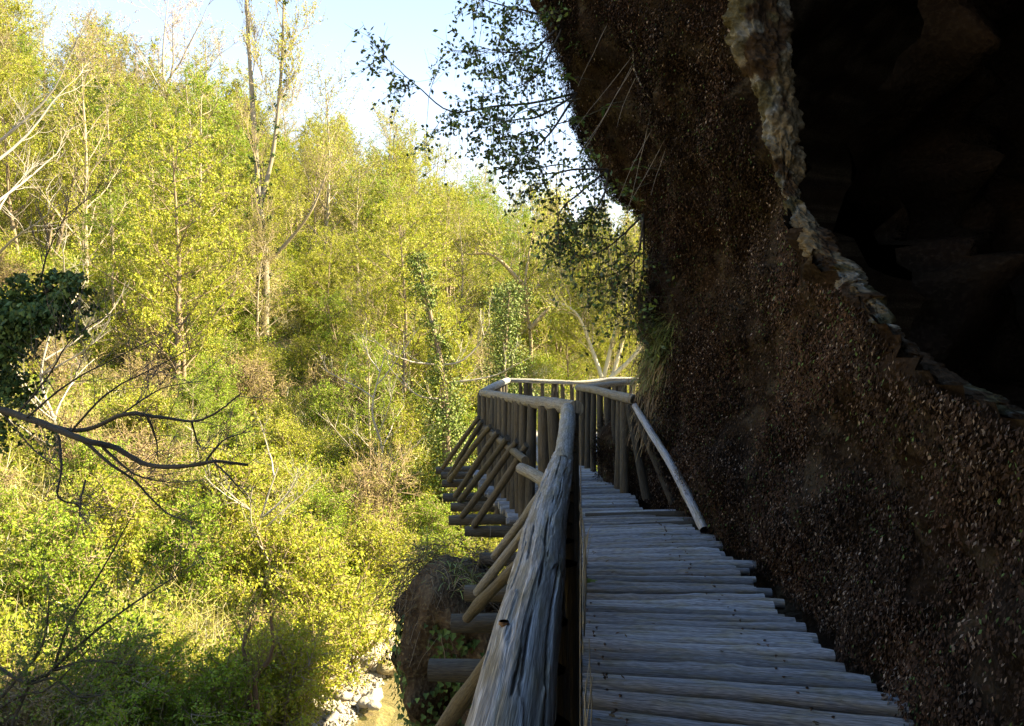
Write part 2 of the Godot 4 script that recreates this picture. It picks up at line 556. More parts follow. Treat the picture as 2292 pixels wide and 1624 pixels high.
func path_part(called: String, pts: Array, rad: Array, mat: Material, parent: Node, sides := 14, sub := 8, bump := 0.08) -> MeshInstance3D:
	# a log through several points, smoothly bent
	var c := Curve3D.new()
	for i in pts.size():
		var t: Vector3 = (pts[mini(i + 1, pts.size() - 1)] - pts[maxi(i - 1, 0)]) / 6.0
		c.add_point(pts[i], -t, t)
	var q := PackedVector3Array()
	var r := PackedFloat32Array()
	for i in pts.size() - 1:
		for k in sub:
			q.append(c.sample(i, float(k) / sub))
			r.append(lerpf(rad[i], rad[i + 1], float(k) / sub))
	q.append(pts[-1]); r.append(rad[-1])
	var m := MB.new()
	tube(m, q, r, sides, Color.WHITE, true, bump, rr(0, 5))
	return part(called, m.mesh(), mat, parent)

func wire_panel(a: Vector3, b: Vector3, y0: float, y1: float, step: float, r: float, parent: Node) -> void:
	var m := MB.new()
	var L := Vector2(b.x - a.x, b.z - a.z).length()
	var n := int(L / step)
	for i in n + 1:
		var p := a.lerp(b, float(i) / n)
		tube(m, [Vector3(p.x, y0, p.z), Vector3(p.x + rr(-0.006, 0.006), (y0 + y1) / 2, p.z), Vector3(p.x, y1, p.z)], [r, r, r], 3)
	var k := int((y1 - y0) / step)
	for j in k + 1:
		var y := y0 + step * j
		tube(m, [Vector3(a.x, y, a.z), Vector3((a.x + b.x) / 2, y + rr(-0.008, 0.008), (a.z + b.z) / 2), Vector3(b.x, y, b.z)], [r, r, r], 3)
	part("wire_mesh", m.mesh(), M.wire, parent)

func left_edge(zf: float) -> float:
	# x of the outer railing line at a distance
	return table(zf, [0.0, 5.5, 10.0, 15.6], [-0.06, 0.40, -0.39, -0.10])

func build_walkway() -> void:
	var w := thing("log_boardwalk", "walkway of weathered grey logs laid crosswise along the cliff", "boardwalk")
	var nmb := MB.new()
	tube(nmb, [Vector3(0, -0.02, 0), Vector3(0, 0.004, 0)], [0.0025, 0.0025], 6, Color.WHITE)
	tube(nmb, [Vector3(0, 0.004, 0), Vector3(0, 0.007, 0)], [0.0075, 0.007], 10, Color.WHITE, true)
	var nm := nmb.mesh()
	var z := 0.75
	while z < 10.6:
		var r := rr(0.024, 0.046)
		var ang: float = table(z, [1.0, 3.2, 5.0, 6.6, 8.5, 10.6], [17.0, 12.5, 3.5, -7.0, -8.0, -2.0]) + rr(-0.9, 0.9)
		var xl := left_edge(z) - rr(0.06, 0.14)
		var xr := 1.62 + rr(-0.06, 0.07) if z < 7.6 else lerpf(1.33, 1.06, (z - 7.6) / 3.0) + rr(-0.05, 0.05)
		if z < 7.4 and rng.randf() < 0.05: xr += 0.10
		var k := tan(deg_to_rad(ang))
		var flip := rng.randf() < 0.5
		var ra := r * rr(0.82, 1.0); var rb := r * rr(0.95, 1.1)
		var y := -0.045 + rr(-0.018, 0.012)
		var a := Vector3(xl, y + rr(-0.008, 0.008), -(z + k * (0.9 - xl)))
		var b := Vector3(xr, y + rr(-0.008, 0.008), -(z + k * (0.9 - xr)))
		var near := z < 7.0
		var lg := log_part("deck_log", a, b, ra if flip else rb, rb if flip else ra, M.deck[rng.randi_range(0, 4)], w, 12 if near else 8, 22 if near else 6, 0.011)
		if near:
			for q in [0.45 + rr(-0.03, 0.03), 1.28 + rr(-0.06, 0.06)]:
				var u: float = (q - xl) / (xr - xl)
				var nl := part("nail", nm, M.iron, lg)
				nl.position = a.lerp(b, u) + Vector3(0, lerpf(ra, rb, 0.5) + 0.002, 0)
				nl.rotation = Vector3(rr(-0.3, 0.3), 0, rr(-0.3, 0.3))
		z += r * rr(2.2, 2.5)
	# the turn round the corner
	var x := -0.2
	while x < 3.2:
		var r := rr(0.042, 0.055)
		log_part("deck_log", Vector3(x + rr(-0.03, 0.03), -0.05, -maxf(10.75, table(x, [1.0, 2.0, 3.2], [10.75, 12.9, 13.3]))), Vector3(x + rr(-0.03, 0.03), -0.05, -15.75), r, r * 0.9, M.deck[rng.randi_range(0, 4)], w, 7, 5)
		x += r * 1.9
	# beams: three lengthwise, and the outriggers whose ends stick out over the drop
	for q in [0.55, 1.25]:
		path_part("support_beam", [Vector3(q - 0.1, -0.17, -0.4), Vector3(q + 0.1, -0.17, -4.0), Vector3(q - 0.05, -0.17, -7.2), Vector3(q - 0.45, -0.17, -10.6)], [0.07, 0.07, 0.07, 0.07], M.post[1], w, 8, 4)
	for e in [[960, 1500, 3.95], [1010, 1395, 0], [1040, 1327, 0], [1074, 1252, 0], [1041, 1189, 0], [1005, 1164, 0], [1009, 1134, 0], [992, 1114, 0], [990, 1081, 0], [988, 1065, 0], [976, 1053, 0]]:
		var p := PD(e[0], e[1], 1.66)
		var far := Vector3(1.3 if p.z > -8 else 1.0, p.y + 0.03, p.z + 0.05)
		log_part("outrigger_beam", p, far, 0.060 if p.z > -7 else 0.055, 0.058, M.post[rng.randi_range(0, 2)], w, 12, 8)
	for q in [[1.55, 6.9], [1.6, 7.35]]:
		log_part("outrigger_beam", Vector3(0.7, -0.06, -q[1]), Vector3(q[0] + 0.28, -0.04, -q[1] - 0.02), 0.05, 0.055, M.post[0], w)

func build_fallen_leaves() -> void:
	rng.seed = 31
	var m := MB.new()
	for i in 90:
		var z := rr(2.6, 9.5)
		var x := lerpf(left_edge(z) + 0.12, 1.5, pow(rng.randf(), 0.8)) if rng.randf() < 0.6 else left_edge(z) + rr(0.1, 0.3)
		var d := Vector3(rr(-1, 1), rr(-0.1, 0.25), rr(-1, 1)).normalized()
		leaf(m, Vector3(x, rr(-0.012, 0.004), -z), d, d.cross(Vector3.UP).normalized(), rr(0.02, 0.05), rr(0.012, 0.028), [Color(0.10, 0.06, 0.035), Color(0.16, 0.11, 0.06), Color(0.07, 0.05, 0.035)][i % 3])
	var o := part("fallen_leaves", m.mesh(), M.litter, self)
	tag(o, "scattered brown leaf litter lying on the deck logs", "leaves", "", "stuff")

func build_railings() -> void:
	# the railing beside the camera
	var a := thing("log_railing", "thick cracked grey log handrail with a rusty nail, over close dark posts", "railing")
	var tk := []
	var tr := []
	for yv in [2600.0, 2000.0, 1624.0, 1450.0, 1300.0, 1200.0, 1110.0, 1060.0, 1026.0]:
		tk.append(PD(1300.0 - (yv - 800.0) * 0.196 + 3.0 * sin(yv * 0.02), yv, 0.37))
		tr.append(table(yv, [1020.0, 1040.0, 1200.0, 1624.0], [0.038, 0.042, 0.044, 0.044]))
	var hr := rail_log(tk, tr, a)
	path_part("handrail", [PD(1259, 1040, 0.36), PD(1264, 1000, 0.37), PD(1269, 958, 0.37), PD(1271, 935, 0.36), PD(1270, 916, 0.36)], [0.034, 0.036, 0.044, 0.047, 0.046], M.rail, a, 16, 8)
	var nail := MB.new()
	var np := Vector3(-0.010, 1.139, -0.95)
	tube(nail, [np + Vector3(0, -0.02, 0), np, np + Vector3(0, 0.003, 0)], [0.003, 0.003, 0.006], 10, Color.WHITE, true)
	tube(nail, [np + Vector3(0, 0.003, 0), np + Vector3(0, 0.007, 0)], [0.0068, 0.006], 12, Color.WHITE, true)
	part("nail", nail.mesh(), M.iron, hr)
	var z := 0.55
	while z < 5.5:
		var r := rr(0.030, 0.040)
		var x := 0.089 * z - 0.038 + rr(-0.006, 0.004)
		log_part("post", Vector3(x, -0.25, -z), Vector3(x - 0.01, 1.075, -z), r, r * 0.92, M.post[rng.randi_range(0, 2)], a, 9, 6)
		z += rr(0.13, 0.19)
	wire_panel(Vector3(0.045, 0, -0.5), Vector3(0.485, 0, -5.45), -0.02, 1.04, 0.05, 0.0009, a)
	path_part("mid_rail", [Vector3(-0.02, 0.58, -2.2), Vector3(0.14, 0.57, -4.0), PD(1226, 1078, 0.90)], [0.045, 0.045, 0.045], M.rail2, a)
	for q in [[1225, 1086, 0.9, 1104, 1248, 1.6], [1215, 1132, 0.9, 1070, 1328, 1.6], [1192, 1228, 0.92, 1046, 1386, 1.58], [1100, 1480, 0.95, 985, 1640, 1.6]]:
		log_part("brace", PD(q[0], q[1], q[2]), PD(q[3], q[4], q[5]), 0.030, 0.034, M.rail2 if q[0] > 1200 else M.post[2], a, 10, 8)
	# the outer railing that swings out over the drop
	var b := thing("log_railing", "shaded log railing with slanting braces on jutting beams over the ravine", "railing")
	path_part("handrail", [PD(1290, 914, 0.365), PD(1235, 905, 0.385), PD(1180, 897, 0.40), PD(1125, 887, 0.43), PD(1082, 879, 0.45)], [0.058, 0.060, 0.052, 0.05, 0.046], M.rail2, b, 14, 8)
	var tilt := 0.0
	for xv in [1075, 1084, 1094, 1106, 1115, 1122, 1132, 1143, 1155, 1162, 1173, 1190, 1216, 1240]:
		var r: float = (xv - 1146.0) / FL
		var t := (0.42 - 5.5 * r) / (0.81 + 4.5 * r)
		var p := Vector3(0.42 - 0.81 * t, 0, -(5.5 + 4.5 * t))
		var th := rr(0.036, 0.052)
		tilt = rr(-0.03, 0.03)
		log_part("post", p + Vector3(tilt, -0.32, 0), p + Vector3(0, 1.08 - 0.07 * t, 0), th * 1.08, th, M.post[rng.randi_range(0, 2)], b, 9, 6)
	path_part("mid_rail", [PD(1226, 1081, 0.88), PD(1195, 1062, 0.87), PD(1166, 1048, 0.86)], [0.048, 0.046, 0.044], M.rail2, b)
	path_part("mid_rail", [PD(1176, 1030, 0.84), PD(1138, 1000, 0.84), PD(1086, 957, 0.84)], [0.034, 0.034, 0.032], M.post[2], b)
	for q in [[1178, 994, 1062, 1176], [1157, 988, 1033, 1156], [1135, 981, 1029, 1120], [1116, 965, 1019, 1109], [1098, 953, 1005, 1073], [1081, 941, 1005, 1064], [1073, 932, 990, 1048]]:
		log_part("brace", PD(q[0], q[1], 0.75), PD(q[2], q[3], 1.6), 0.030, 0.036, M.post[rng.randi_range(0, 2)], b, 9, 8)
	wire_panel(Vector3(0.47, 0, -5.55), Vector3(-0.33, 0, -10.0), 0.0, 0.98, 0.055, 0.0013, b)
	# the far railing at the turn, against the sunlit trees
	var c := thing("log_railing", "thin pale railing across the turn of the walkway, against sunlit trees", "railing")
	path_part("handrail", [PD(1080, 878, 0.45), PD(1108, 863, 0.45), PD(1136, 851, 0.45)], [0.05, 0.055, 0.06], M.rail, c, 10, 4)
	path_part("handrail", [P(1134, 851, 15.6), P(1190, 852, 15.5), P(1240, 854, 15.5), P(1290, 856, 15.4), P(1340, 852, 15.5), P(1375, 848, 15.5), P(1440, 849, 15.5)], [0.05, 0.045, 0.045, 0.04, 0.045, 0.045, 0.04], M.rail, c, 10, 4, 0.2)
	for xv in [1111, 1119, 1126, 1132]:
		var t: float = (xv - 1080.0) / 56.0
		var zz := lerpf(10.0, 15.6, pow(t, 0.8))
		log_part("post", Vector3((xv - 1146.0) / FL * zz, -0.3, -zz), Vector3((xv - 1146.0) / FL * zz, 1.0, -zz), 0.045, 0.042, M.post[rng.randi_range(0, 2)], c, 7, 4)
	for xv in [1165, 1177, 1188, 1213, 1238, 1247, 1259, 1279, 1301, 1321, 1341, 1357, 1374, 1386, 1396, 1412]:
		var th := rr(0.04, 0.055)
		var px: float = (xv - 1146.0) / FL * 15.55
		log_part("post", Vector3(px + rr(-0.03, 0.03), -0.3, -15.55), Vector3(px, 0.99, -15.55), th, th * 0.9, M.post[rng.randi_range(0, 2)], c, 7, 4)
	wire_panel(Vector3(-0.1, 0, -15.6), Vector3(2.3, 0, -15.5), 0.0, 0.95, 0.12, 0.002, c)
	# the inner railing that ends against the rock
	var d := thing("log_railing", "log railing on the cliff side, propped by a pale slanting log", "railing")
	path_part("handrail", [P(1293, 867, 10.8), P(1330, 872, 10.0), P(1375, 884, 9.0), P(1422, 894, 8.0)], [0.046, 0.05, 0.054, 0.056], M.rail2, d, 12, 6)
	path_part("handrail", [P(1296, 866, 10.9), P(1320, 866, 11.4), P(1360, 860, 12.2), P(1415, 855, 13.0)], [0.045, 0.05, 0.045, 0.04], M.rail2, d, 10, 5, 0.2)
	for xv in [1296, 1304, 1316, 1329, 1343, 1360, 1375, 1386, 1399]:
		var t: float = (xv - 1294.0) / 122.0
		var zz := lerpf(10.8, 8.15, t)
		var px: float = (xv - 1146.0) / FL * zz
		var th := rr(0.036, 0.05)
		log_part("post", Vector3(px + rr(-0.02, 0.03), -0.2, -zz), Vector3(px, 1.06, -zz), th * 1.05, th, M.post[rng.randi_range(0, 2)], d, 9, 6)
	for q in [[1308, 11.2], [1325, 11.6], [1345, 12.0], [1362, 12.3], [1380, 12.6], [1398, 12.9]]:
		var px: float = (q[0] - 1146.0) / FL * q[1]
		log_part("post", Vector3(px, -0.2, -q[1]), Vector3(px, 1.03, -q[1]), 0.042, 0.04, M.post[rng.randi_range(0, 2)], d, 7, 4)
	log_part("post", P(1407, 905, 8.1), P(1446, 1116, 8.0), 0.04, 0.045, M.post[1], d)
	log_part("brace", P(1420, 905, 8.0), P(1506, 1128, 7.7), 0.042, 0.048, M.post[1], d)
	var br := log_part("brace", P(1424, 905, 7.95), P(1578, 1186, 6.55), 0.034, 0.043, M.pale, d, 14, 20, 0.022)
	br.set_meta("label", "pale barkless slanting log")

func rail_log(tk: Array, tr: Array, parent: Node) -> MeshInstance3D:
	# the near handrail: a finely cracked log
	var c := Curve3D.new()
	for i in tk.size():
		var t: Vector3 = (tk[mini(i + 1, tk.size() - 1)] - tk[maxi(i - 1, 0)]) / 6.0
		c.add_point(tk[i], -t, t)
	var m := MB.new()
	var rows := 0
	var sides := 230
	var along := 0.0
	var last := Vector3.ZERO
	var sub := 34
	for i in tk.size() - 1:
		for k in sub + (1 if i == tk.size() - 2 else 0):
			var t := float(k) / sub
			var p := c.sample(i, t)
			var q := c.sample(i, minf(t + 0.02, 1.0)) - c.sample(i, maxf(t - 0.02, 0.0))
			var ax := q.normalized()
			var u := ax.cross(Vector3.UP).normalized()
			var w := u.cross(ax)
			if rows > 0: along += p.distance_to(last)
			last = p
			var r: float = lerpf(tr[i], tr[i + 1], t)
			for j in sides + 1:
				var an := TAU * j / sides
				var o := u * cos(an) + w * sin(an)
				# drying cracks: narrow grooves that wander along the log and open and close
				var g := 0.0
				for e in 17:
					var at := 0.37 * e + 0.16 * sin(along * 1.7 + e * 2.3) + 0.05 * sin(along * 9.1 + e)
					var df := absf(wrapf(an - at, -PI, PI))
					var open := clampf(nf.get_noise_2d(along * 22.0 + e * 31.0, e * 17.0) * 3.0 + 0.05, 0.0, 1.0)
					if df < 0.16: g = maxf(g, open * (1.0 - ss(0.008, 0.018 + 0.045 * open, df + 0.02 * nf.get_noise_2d(along * 300.0, e * 40.0))))
				var flake := ss(0.1, 0.16, nf.get_noise_3d(cos(an) * 9.0 + 4.0, sin(an) * 9.0, along * 14.0)) * 0.0022
				var lump := nf.get_noise_3d(cos(an) * 5.0, sin(an) * 5.0, along * 18.0) * 0.07 + nf.get_noise_3d(cos(an) * 40.0, sin(an) * 40.0, along * 30.0) * 0.025
				m.v.append(p + o * (r * (1.0 + lump) - g * 0.010 + flake))
				m.uv.append(Vector2(float(j) / sides * 3.0, along * 1.3))
				var patch := ss(0.08, 0.2, nf.get_noise_3d(cos(an) * 24.0 + 9.0, sin(an) * 24.0, along * 30.0))
				var col := Color(0.55, 0.54, 0.52).lerp(Color(0.93, 0.95, 1.0), patch * 0.8)
				m.c.append(col)
			rows += 1
	for i in rows - 1:
		for j in sides:
			var p := i * (sides + 1) + j
			m.ix.append_array([p, p + 1, p + sides + 1, p + 1, p + sides + 2, p + sides + 1])
	# the far end cap
	var s := m.v.size()
	m.v.append(tk[-1]); m.uv.append(Vector2.ZERO); m.c.append(Color(0.6, 0.6, 0.6))
	for j in sides: m.ix.append_array([s, (rows - 1) * (sides + 1) + j, (rows - 1) * (sides + 1) + j + 1])
	smooth_normals(m)
	var mat := wood(lin(0.70, 0.68, 0.66), 0.15, 1.0, 0.85)
	mat.vertex_color_use_as_albedo = true
	return part("handrail", m.mesh(), mat, parent)

# ------------------------------------------------------------------ trees
func stick(m: MB, a: Vector3, d: Vector3, l: float, r0: float, r1: float, segs: int, sides: int, wander: float, lift: float, col: Color) -> PackedVector3Array:
	var pts := PackedVector3Array([a])
	var rad := PackedFloat32Array([r0])
	var q := d
	for i in segs:
		q = (q + rv() * wander + Vector3.UP * lift).normalized()
		pts.append(pts[i] + q * l / segs)
		rad.append(lerpf(r0, r1, float(i + 1) / segs))
	tube(m, pts, rad, sides, col)
	return pts

# o: h, r, stems, first (share of trunk bare), n1, l1, up1, n2, l2, n3, l3, leaf (size), per (leaves a twig), cols, bark, spread
func tree_meshes(o: Dictionary) -> Array:
	rng.seed = o.seed
	var w := MB.new()
	var f := MB.new()
	var cols: Array = o.cols
	var stems: int = o.get("stems", 1)
	for st in stems:
		var lean := Vector3(rr(-1, 1), 0, rr(-1, 1)) * (0.10 if stems == 1 else 0.32)
		var hh: float = o.h * (1.0 if stems == 1 else rr(0.7, 1.0))
		var tr := stick(w, Vector3(rr(-0.2, 0.2), -0.4, rr(-0.2, 0.2)) * (0.0 if stems == 1 else 1.0) + Vector3(0, -0.4, 0), (Vector3.UP + lean).normalized(), hh, o.r, o.r * 0.15, 10, 6, 0.07, 0.03, o.bark)
		for i in o.n1:
			var t: float = lerpf(o.first, 0.98, (i + rng.randf()) / o.n1)
			var k := t * 10.0
			var at: Vector3 = tr[int(k)].lerp(tr[mini(int(k) + 1, 10)], k - int(k))
			var az: float = i * 2.399 + rr(-0.5, 0.5)
			var shape: float = o.get("shape", 0.6)
			var l: float = o.l1 * lerpf(1.0, 0.35, pow(absf(t - o.first) / (1.0 - o.first), shape + 0.6)) * rr(0.75, 1.15)
			var dir := Vector3(cos(az), o.up1 + rr(-0.15, 0.25), sin(az)).normalized()
			var br := stick(w, at, dir, l, o.r * 0.34 * (1.1 - t * 0.7), 0.008, 6, 4, 0.16, 0.05, o.bark)
			for j in o.n2:
				var tj := rr(0.2, 1.0)
				var kj := tj * 6.0
				var aj: Vector3 = br[int(kj)].lerp(br[mini(int(kj) + 1, 6)], kj - int(kj))
				var dj: Vector3 = (dir * 0.6 + rv() * 0.8 + Vector3.UP * 0.25).normalized()
				var sb := stick(w, aj, dj, o.l2 * rr(0.6, 1.2), 0.012, 0.004, 4, 3, 0.22, 0.06, o.bark)
				for q in o.n3:
					var ta := rr(0.15, 1.0) * 4.0
					var aq: Vector3 = sb[int(ta)].lerp(sb[mini(int(ta) + 1, 4)], ta - int(ta))
					var dq: Vector3 = (dj * 0.5 + rv() + Vector3.UP * 0.2).normalized()
					var lq: float = o.l3 * rr(0.5, 1.3)
					var tw := PackedVector3Array([aq, aq + dq * lq * 0.5, aq + (dq + rv() * 0.3).normalized() * lq])
					tube(w, tw, PackedFloat32Array([0.006, 0.004, 0.002]), 3, o.twig)
					for e in o.per:
						var te := rng.randf()
						var pe: Vector3 = aq.lerp(tw[2], te) + rv() * 0.05
						var de := (rv() + Vector3.DOWN * 0.3).normalized()
						var se := de.cross(rv()).normalized()
						var sz: float = o.leaf * rr(0.6, 1.25)
						var cc: Color = cols[rng.randi_range(0, cols.size() - 1)]
						var g := rr(0.75, 1.2)
						leaf(f, pe, de, se, sz, sz * 0.7, Color(cc.r * g, cc.g * g, cc.b * g))
	return [w.mesh(), f.mesh() if f.v.size() > 0 else null]

func make_tree(called: String, kit: Array, label: String, category: String, group: String, leaf_mat: Material, at: Vector3, turn: float, sc: Vector3) -> Node3D:
	var o := thing(called, label, category, at, group)
	part("trunk", kit[0], M.bark, o)
	if kit[1] != null: part("crown", kit[1], leaf_mat, o)
	o.rotation.y = turn
	o.scale = sc
	return o

const YG := [Color(0.28, 0.31, 0.025), Color(0.32, 0.32, 0.028), Color(0.22, 0.28, 0.022), Color(0.36, 0.36, 0.05)]
const GR := [Color(0.18, 0.27, 0.022), Color(0.22, 0.30, 0.025), Color(0.15, 0.23, 0.02), Color(0.26, 0.32, 0.03)]
const TAN := [Color(0.30, 0.26, 0.09), Color(0.28, 0.26, 0.06), Color(0.33, 0.31, 0.09), Color(0.25, 0.20, 0.08)]
const IVY := [Color(0.05, 0.085, 0.025), Color(0.065, 0.105, 0.03), Color(0.045, 0.07, 0.022), Color(0.085, 0.125, 0.035)]
const BARK1 := Color(0.20, 0.155, 0.10)
const BARK2 := Color(0.30, 0.25, 0.18)
const BARK3 := Color(0.55, 0.51, 0.45)
const TWIG := Color(0.26, 0.19, 0.10)

const SINGLE := [[-10.6, 33.0, 0.020], [-2.2, 25.0, 0.02], [-0.2, 29.0, 0.02], [4.0, 38.0, 0.05], [0.9, 41.0, 0.03], [-16.8, 24.5, 0.05]]

func tree_place(x: float, z: float, d: float) -> String:
	var up := "on the ridge" if d > 31.0 else ("high on the slope" if d > 21.0 else ("midway up the slope" if d > 12.0 else "at the slope's foot"))
	var best := ""
	var near := 99.0
	for e in [["the white cherry", -21.0, 47.0], ["the tall poplar", -10.6, 33.0], ["the glaring bare tree", -16.8, 24.5], ["the limbed ivy-clad tree", -2.2, 25.0], ["the ivy column", -0.2, 29.0], ["the forked plane tree", 4.0, 38.0]]:
		var q := absf(x / z - e[1] / e[2])
		if q < near:
			near = q
			best = ("behind " if z > e[2] else "in front of ") + e[0]
			if near > 0.045: best = ("beside and beyond " if z > e[2] else "beside ") + e[0]
	return up + ", " + best

func hides_a_single_tree(x: float, z: float) -> bool:
	for e in SINGLE:
		if z < e[1] + 1.5 and absf(x / z - e[0] / e[1]) < e[2] + 1.6 / z: return true
	return false

func build_wood() -> void:
	var kits := []
	var base := {"h": 8.5, "r": 0.13, "first": 0.14, "n1": 24, "l1": 3.5, "up1": 0.55, "n2": 8, "l2": 1.2, "n3": 4, "l3": 0.5, "leaf": 0.08, "per": 22, "cols": YG, "bark": BARK1, "twig": TWIG, "seed": 11}
	for e in [
		{"seed": 11}, {"seed": 12, "h": 10.0, "l1": 2.9, "up1": 0.9}, {"seed": 13, "h": 8.0, "stems": 3, "n1": 9, "l1": 2.4},
		{"seed": 14, "cols": GR, "bark": BARK2}, {"seed": 15, "cols": GR, "h": 7.5, "stems": 3, "n1": 9, "l1": 2.2},
		{"seed": 16, "cols": TAN, "per": 6, "leaf": 0.07, "bark": BARK2, "n3": 6, "up1": 0.8}, {"seed": 17, "cols": YG, "per": 6, "bark": BARK2, "n3": 5, "h": 10.5, "up1": 1.0}]:
		var o := base.duplicate()
		o.merge(e, true)
		kits.append(tree_meshes(o))
	var names := [
		["leafy_tree", "full yellow-green tree", "broad trees of the hillside wood"],
		["slender_tree", "slender yellow-green tree", "slender trees of the hillside wood"],
		["coppiced_tree", "many-stemmed yellow-green tree", "many-stemmed trees of the hillside wood"],
		["green_tree", "fresh green single-trunk tree", "fresh green trees of the hillside wood"],
		["green_coppiced_tree", "fresh green many-stemmed tree", "green many-stemmed trees of the hillside wood"],
		["budding_tree", "brownish budding tree", "budding trees of the hillside wood"],
		["sparse_tree", "thinly leaved pale-barked tree", "thinly leaved trees of the hillside wood"]]
	rng.seed = 77
	var zz := 19.0
	var count := 0
	while zz < 118.0:
		var step := 2.5 + zz * 0.014
		var xx := -zz * 0.74 - 3.0
		while xx < zz * 0.25 + 3.0:
			var x := xx + rr(-1.3, 1.3)
			var z := zz + rr(-1.3, 1.3)
			var d := creek_d(x, z)
			xx += step
			if d < 4.0 or d > 48.0: continue
			if z < 24.0 and d < 6.5: continue
			var near_single := hides_a_single_tree(x, z)
			if near_single and rng.randf() < 0.35: continue
			var pick := rng.randf()
			var green := nz.get_noise_2d(x * 2.0 + 300.0, z * 2.0) > 0.05
			var k: int
			if green: k = [3, 4, 2, 0, 6][int(pick * 5.0)]
			else: k = [0, 1, 2, 5, 6, 3, 0][int(pick * 7.0)]
			var low := 0.55 if d < 9.0 else 1.0
			var s := rr(0.55, 0.98) * lerpf(low, 1.0, rng.randf() * 0.3) * (0.6 if near_single else 1.0)
			var g := ground_at(x, z)
			make_tree(names[k][0], kits[k], names[k][1] + " " + tree_place(x, z, d), "tree", names[k][2], M.leaf, g, rr(0, TAU), Vector3(s, s * rr(0.9, 1.15), s))
			count += 1
		zz += step * 0.85
	print("hillside trees ", count)
	# shrubs along the creek and the foot of the slope
	var skits := []
	for e in [{"seed": 31}, {"seed": 32, "cols": GR}, {"seed": 33, "cols": TAN, "per": 2, "n3": 6}]:
		var o := base.duplicate()
		o.merge({"h": 2.6, "r": 0.035, "stems": 6, "first": 0.1, "n1": 7, "l1": 0.9, "n2": 5, "l2": 0.5, "n3": 4, "l3": 0.3, "leaf": 0.052, "per": 16}, true)
		o.merge(e, true)
		skits.append(tree_meshes(o))
	var sn := [["leafy_shrub", "yellow-green leafy shrub", "yellow-green shrubs by the creek"], ["green_shrub", "fresh green shrub", "green shrubs by the creek"], ["twiggy_shrub", "brown twiggy shrub", "twiggy shrubs by the creek"]]
	rng.seed = 78
	zz = 9.5
	while zz < 46.0:
		var step := 1.6 + maxf(0.0, zz - 14.0) * 0.06
		var xx := -zz * 0.72 - 1.0
		while xx < 1.0:
			var x := xx + rr(-0.6, 0.6)
			var z := zz + rr(-0.6, 0.6)
			xx += step
			var d := creek_d(x, z)
			if d < 1.85 or d > 18.0: continue
			var k: int = [0, 0, 1, 0, 2, 1][rng.randi_range(0, 5)]
			var s := rr(0.7, 1.35)
			make_tree(sn[k][0], skits[k], sn[k][1] + (" close to the gravel" if d < 4.5 else (", above the gravel" if d < 8.0 else ", up the slope")) + (" in the cliff's shade" if z < 11.0 else (" nearer the dark limb" if x < -6.0 else " nearer the walkway")), "shrub", sn[k][2], M.leaf, ground_at(x, z), rr(0, TAU), Vector3(s, s * rr(0.8, 1.2), s))
		zz += step * 0.8
	build_undergrowth()

func build_undergrowth() -> void:
	# low brambles, ferns and dry stems that cover the slope: nobody could count them
	for kind in 2:
		rng.seed = 90 + kind
		var m := MB.new()
		for i in 320:
			var p := rv() * pow(rng.randf(), 0.4)
			p = Vector3(p.x * 0.8, absf(p.y) * 0.65, p.z * 0.8)
			var d := rv()
			var cc: Color = (YG + GR)[rng.randi_range(0, 7)] if kind == 0 else TAN[rng.randi_range(0, 3)]
			if kind == 0: leaf(m, p, d, d.cross(rv()).normalized(), rr(0.05, 0.085), 0.05, cc)
			else: leaf(m, p, (rv() + Vector3.UP * 0.6).normalized(), d.cross(rv()).normalized(), rr(0.2, 0.6), 0.009, cc.lerp(Color(0.55, 0.50, 0.42), 0.75) if i % 5 == 0 else cc)
		var mm := MultiMesh.new()
		mm.transform_format = MultiMesh.TRANSFORM_3D
		mm.mesh = m.mesh()
		var spots := []
		while spots.size() < (5600 if kind == 0 else 1700):
			var z := 9.0 + 100.0 * pow(rng.randf(), 1.4)
			var x := rr(-z * 0.72 - 2.0, z * 0.25 + 2.0)
			var d := creek_d(x, z)
			if d < 2.5 or d > 46.0: continue
			var s := rr(0.5, 1.2) * (1.0 + z * 0.008)
			spots.append(Transform3D(Basis(Vector3.UP, rr(0, TAU)).scaled(Vector3(s, s * rr(0.6, 1.3), s)), ground_at(x, z)))
		mm.instance_count = spots.size()
		for i in spots.size(): mm.set_instance_transform(i, spots[i])
		var o := MultiMeshInstance3D.new()
		o.name = "undergrowth" if kind == 0 else "dry_stems"
		o.multimesh = mm
		o.material_override = M.leaf if kind == 0 else M.dull
		add_child(o)
		tag(o, "low green undergrowth covering the hillside floor" if kind == 0 else "dry tan stems and litter covering the hillside floor", "undergrowth", "", "stuff")


